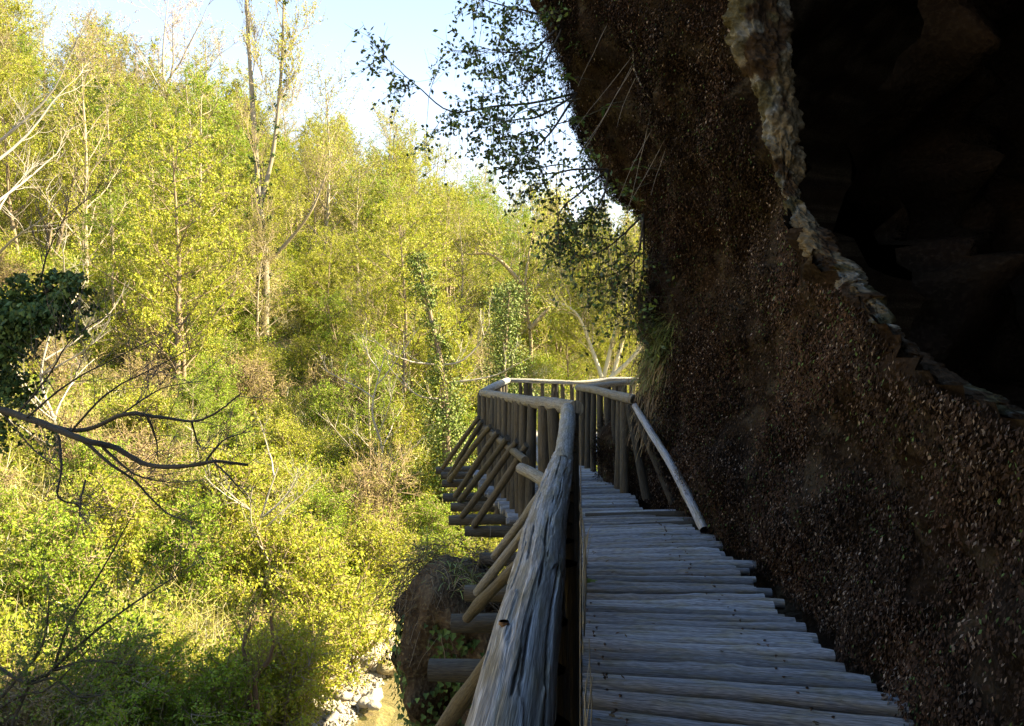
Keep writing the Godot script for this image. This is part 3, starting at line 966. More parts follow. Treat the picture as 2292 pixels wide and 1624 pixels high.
func put_twigs(w: MB, f: MB, pts: PackedVector3Array, n: int, l: float, r: float, depth: int, cols: Array, per: int, size: float, lift: float, col: Color) -> void:
	# side twigs along a branch, forking again, with leaves on the last ones
	for i in n:
		var k := rr(0.15, 1.0) * (pts.size() - 1)
		var a: Vector3 = pts[int(k)].lerp(pts[mini(int(k) + 1, pts.size() - 1)], k - int(k))
		var run := (pts[mini(int(k) + 1, pts.size() - 1)] - pts[maxi(0, mini(int(k), pts.size() - 2))]).normalized()
		var d := (run * 0.7 + rv() * 0.8 + Vector3.UP * lift).normalized()
		var q := stick(w, a, d, l * rr(0.5, 1.2), r, r * 0.4, 5, 4 if depth > 1 else 3, 0.2, lift * 0.12, col)
		if depth > 0: put_twigs(w, f, q, maxi(2, n - 2), l * 0.55, r * 0.55, depth - 1, cols, per, size, lift, col)
		if f != null and depth == 0:
			for e in per:
				var p: Vector3 = q[rng.randi_range(1, 5)] + rv() * 0.03
				var dd := (rv() + Vector3.DOWN * 0.4).normalized()
				var cc: Color = cols[rng.randi_range(0, cols.size() - 1)]
				leaf(f, p, dd, dd.cross(rv()).normalized(), size * rr(0.6, 1.3), size * 0.65, cc * rr(0.8, 1.2))

func through(pts: Array, sub := 5) -> PackedVector3Array:
	var c := Curve3D.new()
	for i in pts.size():
		var t: Vector3 = (pts[mini(i + 1, pts.size() - 1)] - pts[maxi(i - 1, 0)]) / 6.0
		c.add_point(pts[i], -t, t)
	var q := PackedVector3Array()
	for i in pts.size() - 1:
		for k in sub: q.append(c.sample(i, float(k) / sub) + rv() * 0.004)
	q.append(pts[-1])
	return q

func taper(n: int, a: float, b: float) -> PackedFloat32Array:
	var r := PackedFloat32Array()
	for i in n: r.append(lerpf(a, b, float(i) / (n - 1)))
	return r

func limb(w: MB, pts: Array, a: float, b: float, sides := 7, col := Color.WHITE) -> PackedVector3Array:
	var q := through(pts)
	tube(w, q, taper(q.size(), a, b), sides, col, false, 0.25)
	return q

func ivy_on(f: MB, p: Vector3, q: Vector3, rad: float, n: int, size: float, cols: Array) -> void:
	# ivy leaves in a lumpy sleeve round a stem from p to q
	var ax := (q - p).normalized()
	var clump := Vector3.ZERO
	var out := Vector3.RIGHT
	for i in n:
		if i % 28 == 0:
			out = rv()
			out = (out - ax * out.dot(ax)).normalized()
			clump = p.lerp(q, rng.randf()) + out * rad * (0.35 + 1.0 * pow(rng.randf(), 2.0))
		var o := rv()
		var at := clump + o * rad * 0.42 * pow(rng.randf(), 0.5)
		var d := (out * 0.4 + Vector3.DOWN * 0.6 + rv() * 0.9).normalized()
		var s := d.cross(out + rv() * 0.6).normalized()
		var cc: Color = cols[rng.randi_range(0, cols.size() - 1)]
		leaf(f, at, d, s, size * rr(0.6, 1.2), size * 0.8, cc * rr(0.7, 1.25))

func build_single_trees() -> void:
	# the tall poplar with an ivy-clad, forked trunk
	rng.seed = 201
	var g := ground_at(-10.6, 33.0)
	var t := thing("poplar_tree", "very tall sparse poplar with two upright leaders and ivy on its trunk", "tree", g)
	var w := MB.new()
	var f := MB.new()
	var iv := MB.new()
	var a := limb(w, [Vector3(0, -0.4, 0), Vector3(0.1, 3, 0), Vector3(-0.1, 6, 0.1), Vector3(-0.35, 9.5, 0.1), Vector3(-0.6, 13, 0), Vector3(-0.8, 16.5, 0), Vector3(-1.4, 19.5, 0)], 0.20, 0.025, 8, Color(0.22, 0.19, 0.14))
	var b := limb(w, [Vector3(-0.1, 6.0, 0.1), Vector3(0.45, 8.5, 0), Vector3(0.8, 12, 0), Vector3(0.95, 15.5, 0.1), Vector3(1.1, 20, 0)], 0.11, 0.02, 7, Color(0.22, 0.19, 0.14))
	var c := limb(w, [Vector3(0.1, 3.6, 0), Vector3(1.1, 4.6, 0), Vector3(2.2, 6.0, 0.2), Vector3(3.0, 8.2, 0.2)], 0.10, 0.02, 6, Color(0.30, 0.24, 0.15))
	put_twigs(w, f, a, 12, 2.6, 0.022, 2, [Color(0.36, 0.37, 0.05), Color(0.33, 0.35, 0.05)], 2, 0.08, 0.9, Color(0.34, 0.27, 0.16))
	put_twigs(w, f, b, 13, 2.6, 0.022, 2, [Color(0.36, 0.37, 0.05), Color(0.33, 0.35, 0.05)], 5, 0.09, 0.55, Color(0.34, 0.27, 0.16))
	put_twigs(w, f, c, 8, 1.8, 0.02, 2, [Color(0.36, 0.37, 0.05), Color(0.33, 0.35, 0.05)], 6, 0.08, 0.8, Color(0.34, 0.27, 0.16))
	for i in a.size() - 14: ivy_on(iv, a[i], a[i + 1], 0.38, 90 if i < 16 else 40, 0.11, IVY)
	for i in b.size() - 6: ivy_on(iv, b[i], b[i + 1], 0.26, 50, 0.10, IVY)
	part("trunk", w.mesh(), M.bark, t)
	part("crown", f.mesh(), M.leaf, t)
	part("ivy", iv.mesh(), M.ivy, t)
	# two ivy-clad trees beyond the railing
	for e in [[-2.2, 25.0, 8.6, 0.68, "ivy-clad tree with crooked bare side limbs beyond the railing"], [-0.2, 29.0, 8.2, 0.8, "column of dark ivy round a trunk behind the far railing"]]:
		rng.seed = 210 + int(e[2] * 10.0)
		g = ground_at(e[0], e[1])
		var hgt: float = e[2]
		if e[3] > 0.7: hgt = EYE + 160.0 / FL * 29.0 - g.y
		else: hgt = EYE + 230.0 / FL * 25.0 - g.y
		t = thing("ivy_clad_tree", e[4], "tree", g)
		w = MB.new(); f = MB.new(); iv = MB.new()
		var lean: float = -0.9 if e[3] < 0.7 else 0.1
		a = limb(w, [Vector3(0.3, -0.4, 0), Vector3(0.1, hgt * 0.3, 0), Vector3(-0.1, hgt * 0.6, 0), Vector3(lean, hgt, 0)], 0.2, 0.05, 7, BARK1)
		for i in a.size() - 1:
			var th: float = e[3] * (1.0 if e[3] > 0.7 else (1.2 if i < 9 else 0.62))
			ivy_on(iv, a[i], a[i + 1], th, 900 if (i < 9 or e[3] > 0.7) else 520, 0.085, [Color(0.06, 0.10, 0.02), Color(0.10, 0.14, 0.03), Color(0.14, 0.17, 0.04), Color(0.20, 0.22, 0.09)])
		if e[3] < 0.7:
			for q in [[0.62, 2.4, 0.5], [0.72, -2.2, 0.7], [0.55, -1.8, 0.9], [0.68, 1.6, 1.0]]:
				var at: Vector3 = a[int(q[0] * (a.size() - 1))]
				var lb := limb(w, [at, at + Vector3(q[1] * 0.4, 0.1, 0.3), at + Vector3(q[1] * 0.75, q[2] * 0.6, 0.2), at + Vector3(q[1], q[2] * 1.3, 0.4)], 0.04, 0.012, 6, Color(0.32, 0.28, 0.22))
				put_twigs(w, f, lb, 5, 0.9, 0.015, 1, YG, 5, 0.08, 0.5, Color(0.42, 0.38, 0.31))
			put_twigs(w, f, a, 8, 1.2, 0.02, 1, YG, 7, 0.08, 0.5, BARK2)
		part("trunk", w.mesh(), M.bark, t)
		if f.v.size() > 0: part("crown", f.mesh(), M.leaf, t)
		part("ivy", iv.mesh(), M.ivy, t)
	# the pale-barked plane trees above the far railing
	for e in [[4.0, 38.0, 0, "pale-barked forked plane tree behind the far railing"], [0.9, 41.0, 1, "plane tree with long crooked level limbs behind the dark ivy column"]]:
		rng.seed = 230 + e[2]
		g = ground_at(e[0], e[1])
		t = thing("plane_tree", e[3], "tree", g)
		w = MB.new(); f = MB.new()
		var pc := Color(0.48, 0.42, 0.29)
		var yb: float = EYE - g.y
		if e[2] == 0:
			for q in [[[0, -0.4], [0.5, yb - 1.0], [1.2, yb + 2.0], [1.6, yb + 3.5], [0.6, yb + 4.7], [-0.8, yb + 6.0], [-1.4, yb + 8.0]], [[1.6, yb + 3.4], [2.4, yb + 5.2], [4.0, yb + 6.2]], [[0.4, yb - 1.0], [-0.1, yb + 0.5], [-0.9, yb + 2.2], [-2.3, yb + 2.9]], [[0.9, yb - 1], [1.9, yb + 2.5], [1.9, yb + 4.6], [2.2, yb + 8.5]], [[0.8, yb - 1], [2.2, yb + 0.4], [3.0, yb + 2.2], [3.1, yb + 3.4]]]:
				var pts := []
				for p in q: pts.append(Vector3(p[0], p[1], rr(-0.4, 0.4)))
				a = limb(w, pts, 0.12, 0.04, 8, pc)
				put_twigs(w, f, a, 11, 2.2, 0.03, 2, YG, 9, 0.095, 0.25, Color(0.40, 0.33, 0.20))
		else:
			for q in [[[0, -0.4], [0.1, yb + 1.0], [-0.2, yb + 4.0], [0.4, yb + 7.5]], [[0, yb + 1.5], [1.6, yb + 3.0], [3.0, yb + 2.9]], [[0, yb + 2.0], [-1.6, yb + 2.9], [-3.2, yb + 2.8]], [[-0.1, yb + 3.4], [2.0, yb + 4.6], [3.6, yb + 4.3]], [[-0.1, yb + 3.6], [-1.8, yb + 5.3], [-3.2, yb + 5.5]]]:
				var pts := []
				for p in q: pts.append(Vector3(p[0], p[1], rr(-0.4, 0.4)))
				a = limb(w, pts, 0.13, 0.04, 8, Color(0.34, 0.27, 0.16))
				put_twigs(w, f, a, 10, 2.0, 0.03, 2, YG, 9, 0.095, 0.25, Color(0.30, 0.24, 0.14))
		part("trunk", w.mesh(), M.bark, t)
		part("crown", f.mesh(), M.leaf, t)
	# white-twigged trees: one in blossom on the ridge, bare ones on the slope
	for e in [[-21.0, 47.0, 12.0, 14, "white-flowering cherry tree on the ridge", "cherry_tree"], [-16.8, 24.5, 9.5, 0, "bare tree with glaring white upswept branches on the slope", "bare_tree"], [-10.8, 18.0, 4.4, 0, "low bare grey-white tree above the dark limb", "bare_tree"], [-5.6, 17.5, 3.6, 1, "pale bare shrub with arching white twigs above the creek", "bare_tree"], [-4.4, 25.0, 4.5, 1, "dead pale leaning tree below the ivy-clad tree", "bare_tree"]]:
		rng.seed = 250 + int(e[2] * 10)
		g = ground_at(e[0], e[1])
		t = thing(e[5], e[4], "tree", g)
		w = MB.new(); f = MB.new()
		var bc := Color(0.32, 0.29, 0.25)
		var hgt: float = e[2]
		a = limb(w, [Vector3(0, -0.4, 0), Vector3(0.2, hgt * 0.3, 0), Vector3(-0.1, hgt * 0.6, 0.1), Vector3(0.3, hgt, 0)], hgt * 0.014, 0.015, 6, bc)
		for k in 14 if e[3] > 5 else 9:
			var at: Vector3 = a[rng.randi_range(3, a.size() - 2)]
			var dir := Vector3(cos(k * 2.4), 0.75, sin(k * 2.4)).normalized()
			var br := stick(w, at, dir, hgt * rr(0.35, 0.55), hgt * 0.006, 0.008, 7, 5, 0.16, 0.05, bc)
			put_twigs(w, f, br, 6, hgt * 0.16, hgt * 0.0018, 2 if e[3] > 5 else 1, [Color(0.50, 0.44, 0.43), Color(0.56, 0.50, 0.47), Color(0.42, 0.34, 0.31)] if e[3] > 1 else YG, e[3] * 2, 0.07, 0.4, bc)
		part("trunk", w.mesh(), M.bark, t)
		if f.v.size() > 0: part("blossom" if e[3] > 1 else "crown", f.mesh(), M.leaf, t)

func stone_mesh(sd: int) -> ArrayMesh:
	rng.seed = sd
	var m := MB.new()
	var rows := 9
	var cols := 14
	var sq := Vector3(rr(0.8, 1.2), rr(0.5, 0.8), rr(0.7, 1.1))
	for j in rows + 1:
		for i in cols:
			var th := PI * j / rows
			var ph := TAU * i / cols
			var d := Vector3(sin(th) * cos(ph), cos(th), sin(th) * sin(ph))
			var r := 1.0 + nf.get_noise_3d(d.x * 9 + sd * 7, d.y * 9, d.z * 9) * 0.5 + nf.get_noise_3d(d.x * 25 + sd, d.y * 25, d.z * 25) * 0.12
			m.v.append(d * sq * r)
	for j in rows:
		for i in cols:
			var p := j * cols + i
			var q := j * cols + (i + 1) % cols
			m.ix.append_array([p, q, p + cols, q, q + cols, p + cols])
	smooth_normals(m)
	return m.mesh()

func build_creek_things() -> void:
	var kinds := []
	for i in 6: kinds.append(stone_mesh(300 + i))
	var wet := mottled(lin(0.14, 0.11, 0.06), lin(0.22, 0.18, 0.10), lin(0.30, 0.26, 0.17), 1.4, 1.5, 65, 0.5)
	# stones told apart in the picture: sketch position on the creek's level, size
	var spots := [[836, 1568, 0.24, 0, "large pale boulder standing in the creek"], [818, 1578, 0.14, 1, "small tan stone leaning on the boulder in the creek"], [836, 1584, 0.13, 1, "flat tan stone at the foot of the creek boulder"], [868, 1500, 0.26, 2, "brown stone breaking the creek water by the ivy pillar"]]
	for e in spots:
		var p := PD(e[0], e[1], 6.95)
		var o := part("creek_stone", kinds[e[3]], M.stone if e[3] < 2 else wet, self)
		o.position = p + Vector3(0, e[2] * 0.2, 0)
		o.scale = Vector3.ONE * e[2]
		o.rotation.y = e[2] * 31.0
		tag(o, e[4], "stone")
	rng.seed = 310
	for i in 75:
		var zf := rr(13.6, 19.5)
		var d := 0.9 + 1.3 * pow(rng.randf(), 0.8)
		var x := creek_x(zf) - d / 0.95
		var s := rr(0.05, 0.13) if i > 12 else rr(0.14, 0.24)
		var o := part("bank_stone", kinds[rng.randi_range(0, 5)], M.stone, self)
		o.position = ground_at(x, zf) + Vector3(0, s * 0.25, 0)
		o.scale = Vector3.ONE * s
		o.rotation.y = rr(0, TAU)
		if i > 12: tag(o, "small whitish stone on the gravel bank of the creek", "stone", "small stones of the gravel bank")
		else: tag(o, "big whitish stone on the gravel bank of the creek", "stone", "big stones of the gravel bank")
	var mm := MultiMesh.new()
	mm.transform_format = MultiMesh.TRANSFORM_3D
	mm.mesh = kinds[4]
	mm.instance_count = 5000
	for i in 5000:
		var zf := rr(12.5, 21.0)
		var d := 0.8 + 1.2 * pow(rng.randf(), 0.9)
		var s := rr(0.012, 0.045)
		mm.set_instance_transform(i, Transform3D(Basis(rv().normalized(), rr(0, TAU)).scaled(Vector3.ONE * s), ground_at(creek_x(zf) - d / 0.95, zf) + Vector3(0, s * 0.3, 0)))
	var o := MultiMeshInstance3D.new()
	o.name = "gravel"
	o.multimesh = mm
	o.material_override = M.stone
	add_child(o)
	tag(o, "pale gravel bank beside the creek", "gravel", "", "stuff")

func build_cliff_plants() -> void:
	# dead leaves and dry creeper that cover the rock
	rng.seed = 401
	var lm := MB.new()
	leaf(lm, Vector3.ZERO, Vector3(0, -1, 0.25).normalized(), Vector3(1, 0, 0.2).normalized(), 1.0, 0.62, Color.WHITE)
	var spots := []
	var tints := []
	while spots.size() < 380000:
		var s := 2.3 + 7.3 * pow(rng.randf(), 0.9)
		var y := rr(-1.55, 5.0)
		if in_hole(s - 0.06, y - 0.03) or y > 1.5 + s * 0.5: continue
		if s < 8.5 and rim(s, y) > 0.7 and rng.randf() < 0.8: continue
		if nf.get_noise_3d(s * 9.0, y * 9.0, 3.0) < -0.12 and rng.randf() < 0.8: continue
		var p := cliff_at(s, y)
		var n := Vector3(table(s, PS, PNX), 0.1, -table(s, PS, PNZ)).normalized()
		p += n * rr(-0.01, 0.13)
		var b := Basis(rv(), rr(0, 1.0)) * Basis(Vector3.UP, atan2(n.x, n.z))
		spots.append(Transform3D(b.scaled(Vector3.ONE * (rr(0.012, 0.026) if rng.randf() < 0.994 else rr(0.03, 0.05))), p))
		var q := rng.randf()
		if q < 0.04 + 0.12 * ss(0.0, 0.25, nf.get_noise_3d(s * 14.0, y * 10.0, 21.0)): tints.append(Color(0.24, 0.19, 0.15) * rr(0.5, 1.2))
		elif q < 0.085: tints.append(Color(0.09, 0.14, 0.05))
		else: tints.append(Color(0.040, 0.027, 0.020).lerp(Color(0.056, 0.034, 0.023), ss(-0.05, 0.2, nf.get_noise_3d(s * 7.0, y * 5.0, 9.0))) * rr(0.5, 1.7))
	var mm := MultiMesh.new()
	mm.transform_format = MultiMesh.TRANSFORM_3D
	mm.use_colors = true
	mm.mesh = lm.mesh()
	mm.instance_count = spots.size()
	for i in spots.size():
		mm.set_instance_transform(i, spots[i])
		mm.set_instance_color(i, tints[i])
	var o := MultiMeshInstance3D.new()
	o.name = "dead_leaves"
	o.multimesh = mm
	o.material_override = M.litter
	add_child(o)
	tag(o, "brown dead leaves of dry creeper matted over the cliff", "leaves", "", "stuff")
	# the dry grass that hangs from the rock corner behind the inner railing
	rng.seed = 402
	var t := thing("hanging_grass", "tuft of green and straw grass hanging from the rock corner by the railing", "grass", P(1470, 800, 8.6))
	for kind in 2:
		var f := MB.new()
		for i in 1500:
			var xv := rr(1425, 1505)
			var yv := rr(715, 860) if kind == 0 else rr(800, 985)
			if kind == 0: xv = lerpf(1475, 1440, (yv - 715.0) / 145.0) + rr(-6, 50)
			var p := P(xv + 6.0, yv, 8.2 - (xv - 1425.0) * 0.006 + rr(-0.12, 0.12)) - t.position
			var d := Vector3(rr(-0.7, 0.2), rr(-0.1, 0.8), rr(0.0, 0.8)).normalized()
			var l := rr(0.12, 0.34)
			var cc: Color = [Color(0.16, 0.20, 0.05), Color(0.11, 0.16, 0.04), Color(0.22, 0.22, 0.07)][rng.randi_range(0, 2)] if kind == 0 else [Color(0.20, 0.13, 0.06), Color(0.15, 0.10, 0.05), Color(0.27, 0.20, 0.09)][rng.randi_range(0, 2)]
			var a := p
			var side := d.cross(rv()).normalized() * 0.0035
			for k in 4:
				var e := a + d * l * 0.25
				var s := f.v.size()
				f.v.append(a - side); f.v.append(a + side); f.v.append(e + side * 0.8); f.v.append(e - side * 0.8)
				for q in 4: f.c.append(cc)
				f.ix.append_array([s, s + 1, s + 2, s, s + 2, s + 3])
				a = e
				d = (d + Vector3.DOWN * (0.5 if kind == 0 else 0.8)).normalized()
		part("green_blades" if kind == 0 else "straw_blades", f.mesh(), M.dull, t)
	# shrubs and creepers that hang from the overhang, seen against the sky
	var hang := [
		[P(1270, 40, 7.9), [[P(1190, 30, 7.6), P(1110, 10, 7.4), P(1050, -10, 7.2)], [P(1200, 110, 7.6), P(1140, 120, 7.3), P(1085, 110, 7.2)], [P(1230, 120, 7.5), P(1190, 180, 7.4), P(1135, 200, 7.2)]], 26, "leafy creeper hanging from the overhang's upper edge against the sky"],
		[P(1290, 210, 8.0), [[P(1200, 230, 7.6), P(1100, 240, 7.4), P(1010, 250, 7.2), P(930, 190, 7.0), P(880, 145, 6.9)], [P(1210, 260, 7.6), P(1140, 270, 7.3), P(1090, 285, 7.2)], [P(1230, 300, 7.5), P(1185, 340, 7.3), P(1140, 350, 7.2)]], 26, "creeper with a long thin shoot reaching out into the sky"],
		[P(1360, 380, 8.0), [[P(1290, 380, 7.7), P(1220, 390, 7.5), P(1170, 385, 7.3)], [P(1300, 430, 7.6), P(1250, 480, 7.5), P(1255, 560, 7.4)], [P(1350, 440, 7.7), P(1300, 500, 7.6), P(1230, 520, 7.4)]], 20, "tangle of dark leafy twigs hanging beside the rock, before yellow trees"],
		[P(1440, 480, 8.0), [[P(1400, 520, 7.8), P(1350, 560, 7.7), P(1300, 580, 7.6)], [P(1430, 560, 7.8), P(1400, 600, 7.7), P(1350, 620, 7.6)], [P(1440, 590, 7.9), P(1430, 640, 7.8), P(1400, 680, 7.7)]], 14, "drooping dry root fringe under the overhang's lower edge"]]
	for hi in hang.size():
		rng.seed = 420 + hi
		var e: Array = hang[hi]
		t = thing("hanging_shrub", e[3], "shrub", e[0])
		var w := MB.new()
		var f := MB.new()
		for br in e[1]:
			var pts := [Vector3.ZERO]
			for p in br: pts.append(p - e[0])
			var q := through(pts, 5)
			tube(w, q, taper(q.size(), 0.014, 0.003), 5, Color(0.07, 0.055, 0.045))
			var cols := [Color(0.09, 0.16, 0.03), Color(0.06, 0.10, 0.03), Color(0.14, 0.20, 0.03), Color(0.05, 0.07, 0.03)]
			put_twigs(w, f, q, 12 if hi < 3 else 15, 0.42 if hi < 3 else 0.6, 0.0035, 1, cols, 4 if hi < 3 else 2, 0.05, -0.15, Color(0.06, 0.05, 0.04))
			# loose threads hanging straight down
			for k in 7 if hi < 3 else 12:
				var a: Vector3 = q[rng.randi_range(2, q.size() - 1)]
				var h := stick(w, a, Vector3.DOWN, rr(0.3, 1.0), 0.0025, 0.0012, 6, 3, 0.12, -0.1, Color(0.06, 0.05, 0.04))
				if hi < 3:
					for v in 5:
						var dd := (rv() + Vector3.DOWN).normalized()
						leaf(f, h[rng.randi_range(1, 6)], dd, dd.cross(rv()).normalized(), 0.045, 0.032, cols[rng.randi_range(0, 3)])
		part("branches", w.mesh(), M.bark, t)
		var fo := part("foliage", f.mesh(), leafy(Color.WHITE, 0.5, 0.5), t)
	# broad-leaved sprigs: each leaf a part
	var sprigs := [[1125, 385, 7.2, 7, 0.16, "dark broad-leaved sprig hanging lowest against the yellow trees"], [1180, 245, 7.5, 9, 0.17, "large-leaved sprig hanging midway against the white sky"], [1200, 300, 7.5, 8, 0.15, "large-leaved sprig below another, before the treetops"], [1290, 105, 7.6, 5, 0.13, "upright green sprig at the rock's upper edge"], [1265, 175, 7.6, 6, 0.15, "broad bright leaf pair on the rock beside the sky"], [1290, 270, 7.6, 8, 0.14, "green leaf cluster on the dark rock's edge"], [1355, 235, 7.4, 5, 0.10, "small green sprig on a thin stem before dark rock"], [1420, 370, 7.4, 6, 0.11, "green sprig low on the dark rock face"], [1400, 435, 7.6, 6, 0.13, "green leaves where the overhang's lower corner turns in"], [1345, 60, 7.4, 4, 0.10, "little sprig high on the shaded rock"], [1440, 130, 7.2, 5, 0.11, "hanging leaves beside the pale bent stem"]]
	for i in sprigs.size():
		rng.seed = 450 + i
		var e: Array = sprigs[i]
		t = thing("broadleaf_sprig", e[5], "sprig", P(e[0], e[1], e[2]))
		var w := MB.new()
		stick(w, Vector3.ZERO, Vector3(0.8, rr(-0.1, 0.5), rr(-0.6, -0.2)).normalized(), 0.6, 0.004, 0.007, 5, 4, 0.12, 0.0, Color(0.09, 0.08, 0.05))
		var stm := part("stem", w.mesh(), M.bark, t)
		for k in e[3]:
			var f := MB.new()
			var az: float = k * 2.4 + rr(-0.3, 0.3)
			var d := Vector3(cos(az) - 0.35, rr(-0.5, 0.35), sin(az)).normalized()
			var cc: Color = [Color(0.09, 0.16, 0.04), Color(0.12, 0.20, 0.04), Color(0.07, 0.12, 0.035)][rng.randi_range(0, 2)]
			if i == 0: cc = Color(0.045, 0.07, 0.03)
			big_leaf(f, Vector3(rr(-0.02, 0.06), rr(-0.04, 0.04), rr(-0.03, 0.03)), d, d.cross(Vector3.UP).normalized(), e[4] * rr(0.7, 1.15), e[4] * 0.32, cc)
			part("leaf", f.mesh(), M.leaf, stm)
	# pale bent stems before the dark rock
	rng.seed = 470
	t = thing("bare_shoot", "pale bent bare stem with thin drooping side shoots before the dark rock", "stem", P(1370, -20, 7.2))
	var w := MB.new()
	var q := through([P(1370, -20, 7.2) - t.position, P(1385, 50, 7.1) - t.position, P(1415, 115, 7.0) - t.position, P(1420, 160, 7.0) - t.position, P(1450, 215, 6.9) - t.position, P(1510, 255, 6.8) - t.position, P(1550, 265, 6.8) - t.position])
	tube(w, q, taper(q.size(), 0.011, 0.003), 6, Color(0.40, 0.36, 0.30))
	for k in 9:
		var a: Vector3 = q[rng.randi_range(3, q.size() - 4)]
		stick(w, a, Vector3(rr(-0.7, -0.1), -1, rr(-0.1, 0.2)).normalized(), rr(0.5, 1.2), 0.004, 0.0015, 8, 3, 0.08, -0.03, Color(0.24, 0.21, 0.17))
	part("stem", w.mesh(), M.bark, t)

func pillar_at(a: float, f: float, out: float) -> Vector3:
	var y := f * 6.05
	var r := 0.30 + 0.10 * ss(0.75, 0.95, f) + 0.25 * (1.0 - f)
	if f > 0.93: r *= sqrt(maxf(0.0, 1.0 - pow((f - 0.93) / 0.07, 2.0)))
	var p := Vector3(cos(a), 0, sin(a) * 1.2)
	var n := 1.0 + nf.get_noise_3d(p.x * 9.0, y * 9.0, p.z * 9.0) * 0.8 + nf.get_noise_3d(p.x * 30.0, y * 30.0, p.z * 30.0) * 0.3
	return p * (r * n + out) + Vector3(0.25 * (1.0 - f), y, 0)

func build_near_plants() -> void:
	# the ivy-hung rock pillar below the deck
	rng.seed = 501
	var base := Vector3(-0.52, -6.2, -6.3)
	var t := thing("rock_pillar", "earthy rock pillar under the walkway, draped with ivy and dry roots", "rock", base)
	var m := MB.new()
	var rows := 90
	var cols := 48
	for j in rows + 1:
		for i in cols:
			m.v.append(pillar_at(TAU * i / cols, float(j) / rows, 0.0))
	for j in rows:
		for i in cols:
			var p := j * cols + i
			var q := j * cols + (i + 1) % cols
			m.ix.append_array([p, q, p + cols, q, q + cols, p + cols])
	smooth_normals(m)
	part("rock", m.mesh(), M.earth, t)
	var f := MB.new()
	for i in 9000:
		var a := rr(1.0, 4.6) if i % 3 > 0 else rr(2.6, 3.8)
		var y := 5.7 * rng.randf()
		if nf.get_noise_2d(a * 16.0, y * 5.0) < -0.12: continue
		var p := pillar_at(a, y / 6.05, rr(0.0, 0.06))
		var d := (Vector3.DOWN + rv() * 0.6 + Vector3(cos(a), 0, sin(a)) * 0.3).normalized()
		ivy_leaf(f, p, d, d.cross(Vector3(cos(a), 0.3, sin(a))).normalized(), rr(0.03, 0.055), (IVY[rng.randi_range(0, 3)] as Color) * rr(0.8, 1.5))
	part("ivy", f.mesh(), M.ivy, t)
	var w := MB.new()
	for i in 650:
		var a := rr(0, TAU)
		var r := 0.44 * sqrt(rng.randf())
		var p := Vector3(cos(a) * r, 5.68 + rr(-0.25, 0.25) + 0.25 * (1.0 - r), sin(a) * r * 1.2)
		stick(w, p, (Vector3(cos(a), 0.2, sin(a)) + rv() * 0.8).normalized(), rr(0.15, 0.42), 0.003, 0.0015, 6, 3, 0.3, -0.22, Color(0.09, 0.07, 0.045) if rng.randf() < 0.8 else Color(0.18, 0.15, 0.11))
	part("dry_roots", w.mesh(), M.bark, t)
	var gm := MB.new()
	for i in 700:
		var c: Vector3 = [Vector3(0.1, 5.9, 0.3), Vector3(0.35, 4.6, 0.55), Vector3(-0.2, 5.95, -0.2), Vector3(0.3, 4.3, 0.5)][i % 4]
		var d := (rv() + Vector3.UP * 0.8).normalized()
		var a := c + rv() * 0.12
		var cc: Color = [Color(0.13, 0.18, 0.04), Color(0.20, 0.24, 0.05), Color(0.22, 0.16, 0.08)][i % 3]
		var side := d.cross(rv()).normalized() * 0.003
		for k in 4:
			var e := a + d * 0.055
			var s := gm.v.size()
			gm.v.append(a - side); gm.v.append(a + side); gm.v.append(e + side * 0.8); gm.v.append(e - side * 0.8)
			for q in 4: gm.c.append(cc)
			gm.ix.append_array([s, s + 1, s + 2, s, s + 2, s + 3])
			a = e
			d = (d + Vector3.DOWN * 0.45).normalized()
	part("grass", gm.mesh(), M.dull, t)
	# pale withered tendrils on the wire by the near posts
	rng.seed = 510
	t = thing("withered_vine", "pale withered vine strands climbing the wire below the handrail", "vine", Vector3(0.2, 0, -2.2))
	w = MB.new()
	for i in 26:
		var z := rr(1.0, 4.6)
		var p := Vector3(0.089 * z + 0.012, rr(0.0, 0.7), -z) - t.position
		stick(w, p, Vector3(rr(-0.02, 0.02), 1, rr(-0.6, 0.6)).normalized(), rr(0.15, 0.5), 0.003, 0.0015, 7, 4, 0.10, 0.0, Color(0.42, 0.40, 0.33))
	part("tendrils", w.mesh(), M.bark, t)
	# the seedling between the deck logs
	rng.seed = 511
	t = thing("seedling", "small green seedling growing at the foot of the near posts", "seedling", PD(1318, 1305, 1.47))
	for k in 7:
		var fm := MB.new()
		var d := Vector3(cos(k * 2.4), 0.5, sin(k * 2.4)).normalized()
		big_leaf(fm, Vector3.ZERO, d, d.cross(Vector3.UP).normalized(), rr(0.05, 0.085), 0.04, Color(0.16, 0.22, 0.04) * rr(0.7, 1.2))
		part("leaf", fm.mesh(), M.leaf, t)
	# the dark bare limb that reaches in over the ravine
	rng.seed = 520
	var g := Vector3(-6.6, ground_y(-6.6, 7.8), -7.8)
	t = thing("dark_tree", "leafless tree whose dark crooked limb reaches out over the ravine", "tree", g)
	w = MB.new()
	var dk := Color(0.045, 0.036, 0.026)
	var hub := P(-210, 850, 7.6) - g
	limb(w, [Vector3(0, -0.5, 0), Vector3(0.2, hub.y * 0.4, 0), Vector3(0.05, hub.y * 0.8, 0), Vector3(0.0, hub.y + 2.5, 0)], 0.17, 0.05, 9, dk)
